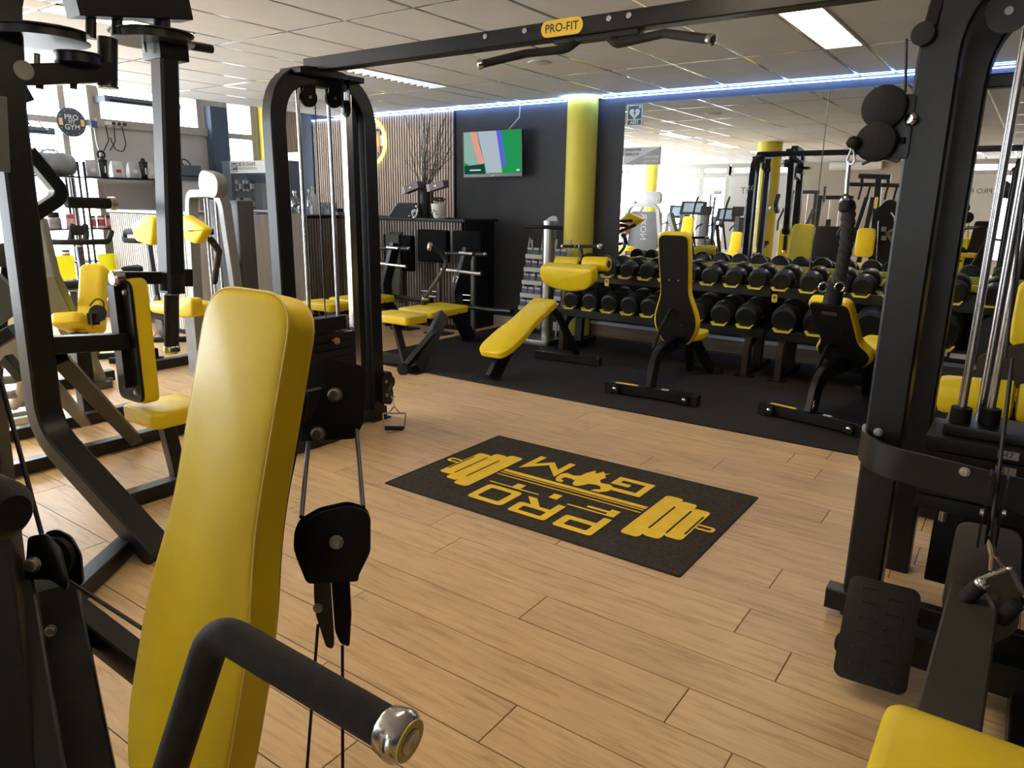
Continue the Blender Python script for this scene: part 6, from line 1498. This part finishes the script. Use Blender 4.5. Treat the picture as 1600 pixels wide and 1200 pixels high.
def cross(px, Yv, l):
    c = mX(px, 340, Yv); x, y = c.x, c.y
    t = T('cross_trainer', l, 'exercise machine', (x, y, 0), 'cardio machines by the rear windows')
    t.p('base', G().path([(x, y-.8, .08), (x, y+.7, .08)], .12, .12, 0, X1), DRK); t.p('flywheel_cover', G().lathe((x-.12, y-.5, .42), X1, [(.05, 0), (.32, .02), (.32, .22), (.05, .24)], 26), GREYD)
    t.p('mast', G().beam((x, y-.15, .1), (x, y-.25, 1.35), .09, .09), GREYD)
    for s in (-1, 1):
        t.p('swing_arm', G().tube([(x+s*.22, y-.2, .5), (x+s*.26, y+.05, 1.15), (x+s*.24, y-.05, 1.55), (x+s*.22, y-.15, 1.75)], .024, .12, 10), RUB)
        t.p('pedal', G().box((x+s*.16, y+.35, .30+.1*s), (.15, .38, .05)), RUB)
    t.p('console', G().box((x, y-.20, 1.42), (.28, .05, .22), rot=(R(20), 0, 0)), DRK, bevel=.012)
cross(1098, 17.7, 'cross trainer with raised swing arms by the rear windows, left one'); cross(1148, 17.6, 'cross trainer with raised swing arms beside the mirrored cable tower, right one')
def pad_machine(px0, px1, pt, pb, Yv, l, tower=True, w_extra=.0, tz=1.9, pm_=YEL):
    a, b = mX(px0, pt, Yv), mX(px1, pb, Yv); x, y = (a.x+b.x)/2, a.y; W_ = abs(b.x-a.x); H_ = a.z-b.z
    t = T('seated_machine', l, 'gym machine', (x, y, 0), 'machines behind the camera')
    t.p('back_pad', G().pad(smooth_poly([(-W_/2, 0), (W_/2, 0), (W_/2*.85, H_), (-W_/2*.85, H_)], .06), V((x, y, b.z)), -X1, V((0, -.18, 1)).normalized(), .08, .02), pm_)
    t.p('seat', G().pad(rrect(.38, .38, .07), V((x, y+.26, .45)), X1, Y1, .09, .02), pm_)
    t.p('seat_post', G().beam((x, y+.26, 0), (x, y+.26, .45), .09, .09), BLK)
    t.p('spine', G().path([(x, y+.7, .05), (x, y-.2, .05), (x, y-.25, 1.3)], .08, .10, .1, X1), BLK)
    if tower:
        for s in (-1, 1):
            t.p('upright', G().beam((x+s*.33, y-.55, 0), (x+s*.30, y-.60, tz), .09, .10), BLK)
        t.p('top_bar', G().beam((x-.36, y-.6, tz), (x+.36, y-.6, tz), .08, .08), BLK)
        for k in range(8): t.p('weight_plate', G().bb((x-.18, y-.72, .12+.055*k), (x+.18, y-.55, .165+.055*k)), DRK)
        for s in (-.1, .1): t.p('guide_rod', G().cyl((x+s, y-.63, .1), (x+s, y-.63, tz), .014, seg=10), CHROME)
        for s in (-1, 1): t.p('press_arm', G().tube([(x+s*.36, y-.3, 1.5), (x+s*.36, y+.1, 1.2), (x+s*.30, y+.30, 1.0)], .025, .1, 10), BLK)
    return t
pad_machine(1258, 1312, 352, 440, 16.4, 'black padded seated press beside the rope, in the middle of the mirror', True, 0, 1.75, DRK)
pad_machine(1066, 1082, 338, 372, 16.2, 'curl machine with small yellow pads before the treadmills in the mirror', False)
pad_machine(1141, 1156, 362, 410, 16.1, 'leg machine with a leaning yellow pad left of the mirrored column', False)
pad_machine(1228, 1244, 372, 420, 18.6, 'dark padded machine between the mirrored cable tower and the tall yellow pad', True, 0, 1.9, DRK)
pad_machine(1596, 1612, 360, 430, 16.0, 'machine with yellow pad at the far right of the mirror', True)
# black shroud machine with a narrow yellow pad
Yv = 16.2; c = M(1380, 380); a, b = M(1362, 330), M(1412, 330)
t = T('shroud_machine', 'black domed selector machine with a narrow yellow pad, right of the mirror seam', 'gym machine', (c.x, c.y, 0), 'machines behind the camera')
t.p('shroud', G().plate(smooth_poly([(a.x+.05, .1), (b.x, .1), (b.x, 1.5), (b.x-.22, 1.72), (a.x+.22, 1.70), (a.x+.05, 1.5)], .12), (0, c.y-.1, 0), X1, Z1, .3), DRK, bevel=.02)
t.p('rod', G().cyl(M(1368, 435), M(1373, 345), .014, seg=10), CHROME)
t.p('cover_rim', G().tube([M(1398, 400), M(1398, 340), M(1392, 332)], .012, .05, 8), STEEL)
for y in (358, 372): t.p('notice', G().box(M(1381, y, -.05), (.09, .004, .09)), GREYM)
a, b = M(1341, 356, -.3), M(1364, 402, -.3)
t.p('back_pad', G().pad(rrect(abs(b.x-a.x), a.z-b.z, .08), (a+b)/2, -X1, Z1, .08, .02), YEL)
s_ = (a+b)/2
t.p('seat', G().pad(rrect(.40, .34, .06), V((s_.x-.05, s_.y+.25, b.z-.20)), X1, Y1, .09, .02), YEL); t.p('seat_post', G().beam((s_.x, s_.y+.2, 0), (s_.x, s_.y+.2, b.z-.2), .09, .09), BLK)
for s in (-.16, .12): t.p('pad_upright', G().beam((s_.x+s-.25, s_.y-.05, 0), (s_.x+s*.4-.05, s_.y-.2, 1.75), .08, .08), BLK)
# overhead bar station
Yv = 17.2; c = M(1375, 320)
t = T('pulldown_station', 'black overhead bar station behind the rope in the mirror', 'gym machine', (c.x, c.y, 0), 'machines behind the camera')
t.p('mast', G().beam(V((c.x, c.y, 0)), M(1374, 276), .12, .12), BLK); t.p('badge', G().plate(rrect(.06, .24, .03), M(1369, 317, -.1), -X1, Z1, .004), YSIGN)
t.p('upper_bar', G().beam(M(1342, 275), M(1392, 277), .09, .10), BLK); t.p('lower_bar', G().beam(M(1328, 288), M(1412, 290), .07, .08), BLK)
for x in (1347, 1388): t.p('hanger', G().beam(M(x, 276), M(x, 289), .06, .06), BLK)
for x in (1347, 1360, 1388, 1402): t.p('drop_handle', G().tube([M(x, 290), M(x-3, 300), M(x-6, 312)], .022, .04, 8), RUB)
# stack of yellow shelving and a dark machine at the right of the mirror
Yv = 17.0
t = T('yellow_storage', 'bright yellow storage cabinet before the rear window at the right of the mirror', 'cabinet', mX(1490, 420, Yv))
a, b = M(1476, 372), M(1512, 425); 
t.p('cabinet', G().bb((a.x, a.y-.3, .0), (b.x, a.y, a.z)), bpy.data.materials['fluorescent_yellow_card']); t.p('door_line', G().bb(((a.x+b.x)/2-.01, a.y, .05), ((a.x+b.x)/2+.01, a.y+.004, a.z-.03)), DRK)
for k in range(3): t.p('shelf_edge', G().bb((a.x, a.y, a.z*(.3+.25*k)), (b.x, a.y+.02, a.z*(.3+.25*k)+.03)), DRK)
Yv = 15.9; c = M(1525, 380)
t = T('hack_machine', 'black plate-loaded machine with a tall padded back before the yellow cabinet in the mirror', 'gym machine', (c.x, c.y, 0), 'machines behind the camera')
a, b = M(1512, 345), M(1543, 440)
t.p('back_frame', G().plate(smooth_poly([(a.x, .1), (b.x, .1), (b.x-.05, a.z), (a.x+.12, a.z)], .05), (0, c.y, 0), X1, Z1, .12), DRK)
t.p('yellow_edge', G().tube([M(1513, 345, -.1), M(1511, 385, -.1), M(1504, 410, -.1)], .018, .1, 8), YEL)
t.p('roller', G().cyl(M(1490, 392, -.3), M(1512, 394, -.3), .05, seg=14), RUB)
for x, y in ((1506, 325), (1512, 340), (1502, 340)): t.p('pad_disc', G().lathe(M(x, y, -.2), Y1, [(.03, 0), (.10, .01), (.10, .07), (.03, .08)], 16), RUB)
t.p('post', G().beam(M(1491, 440, -.2), M(1488, 375, -.2), .07, .07), BLK); t.p('post', G().path([M(1488, 362, -.2), M(1505, 360, -.2), M(1500, 380, -.2)], .06, .06, .05), BLK)
t.p('seat', G().pad(rrect(.35, .3, .05), M(1508, 402, -.3), X1, Y1, .08, .02), YEL)
# standing notice and grey locker at the left of the mirror
Yv = 20.3
t = T('info_stand', 'small white notice board on a thin pole before the rear windows', 'sign', mX(1118, 400, Yv)); a, b = M(1105, 294), M(1128, 304)
t.p('board', G().bb((a.x, a.y-.01, b.z), (b.x, a.y+.01, a.z)), PAPER); t.p('grey_corner', G().plate([(a.x, b.z), (b.x, b.z), (b.x, a.z)][::-1], (0, a.y+.011, 0), X1, Z1, -.001) if False else G().bb(((a.x+b.x)/2, a.y+.0101, b.z), (b.x, a.y+.012, (a.z+b.z)/2)), GREYM)
t.p('pole', G().cyl(V(((a.x+b.x)/2-.1, a.y, 0)), V(((a.x+b.x)/2-.1, a.y, b.z)), .025, seg=10), GREYD); t.p('base', G().cyl((((a.x+b.x)/2-.1), a.y, 0), ((a.x+b.x)/2-.1, a.y, .03), .2), GREYD)
Yv = 19.2
t = T('grey_locker', 'tall grey cabinet beside a yellow post at the left edge of the mirror', 'cabinet', mX(990, 350, Yv)); a, b = M(984, 262), M(1006, 300)
t.p('cabinet', G().bb((a.x, a.y-.3, 0), (b.x, a.y, a.z)), GREYM); t.p('handle', G().bb(((a.x+b.x)/2-.03, a.y, 1.5), ((a.x+b.x)/2+.03, a.y+.02, 1.62)), DRK)
struct('pillar_6', G().cyl((b.x+.25, a.y+.1, 0), (b.x+.25, a.y+.1, CH), .17, seg=28), YPAINT)
# machine with yellow rollers on the mat, right of the cable tower
t = T('leg_curl_machine', 'black leg curl machine with yellow foam rollers behind the weight stack at right', 'gym machine', aZ(1500, 660, .01), 'machines at the right')
P, Q_ = aY(1466, 614, 4.05), aY(1528, 620, 4.05); d = (Q_-P).normalized()
t.p('foam_roller', G().lathe(P, d, [(.06, 0), (.085, .008), (.092, .03), (.092, .30), (.06, .31)], 26), YEL)
t.p('roller_axle', G().cyl(P-d*.07, P+d*.6, .02, seg=14), STEEL); t.p('axle_cap', G().lathe(P-d*.075, d, [(.03, 0), (.034, .006), (.034, .04), (.02, .045)], 16), CHROME)
t.p('foam_roller', G().lathe(aY(1588, 628, 4.05), d, [(.06, 0), (.085, .008), (.092, .03), (.092, .30), (.06, .31)], 26), YEL)
a = aY(1545, 625, 4.2); t.p('seat', G().pad(rrect(.30, .30, .05), V((a.x, 4.35, a.z-.04)), X1, Y1, .08, .02), YEL)
a = aY(1592, 495, 4.3); t.p('back_pad', G().pad(rrect(.30, .34, .06), V((a.x+.12, 4.4, a.z)), -X1, Z1, .09, .02), YEL)
t.p('frame_beam', G().beam(aY(1520, 640, 4.1), aY(1610, 655, 4.1), .09, .10, Z1), BLK)
t.p('upright', G().beam(V((a.x+.12, 4.5, .01)), V((a.x+.12, 4.5, a.z+.2)), .09, .10), BLK)
t.p('lever_plate', G().plate(smooth_poly([(0, .1), (.06, -.25), (.5, -.25), (.42, .16), (.2, .2)], .05), aY(1520, 585, 4.4), X1, Z1, .03), mat('dark_bronze_plate', (.03, .022, .02), .5))
t.p('pin_bracket', G().tube([aY(1560, 606, 4.0), aY(1576, 608, 4.0), aY(1575, 628, 4.0)], .010, .01, 8), STEEL)
t.p('base_runner', G().beam((a.x-.35, 4.1, .06), (a.x+.5, 4.1, .06), .09, .10, Z1), BLK)
c = aY(1583, 535, 4.6); t.p('counterweight', G().lathe(c, V((-.2, -1, 0)), [(.05, 0), (.16, .01), (.16, .08), (.05, .09)], 26), RUB)
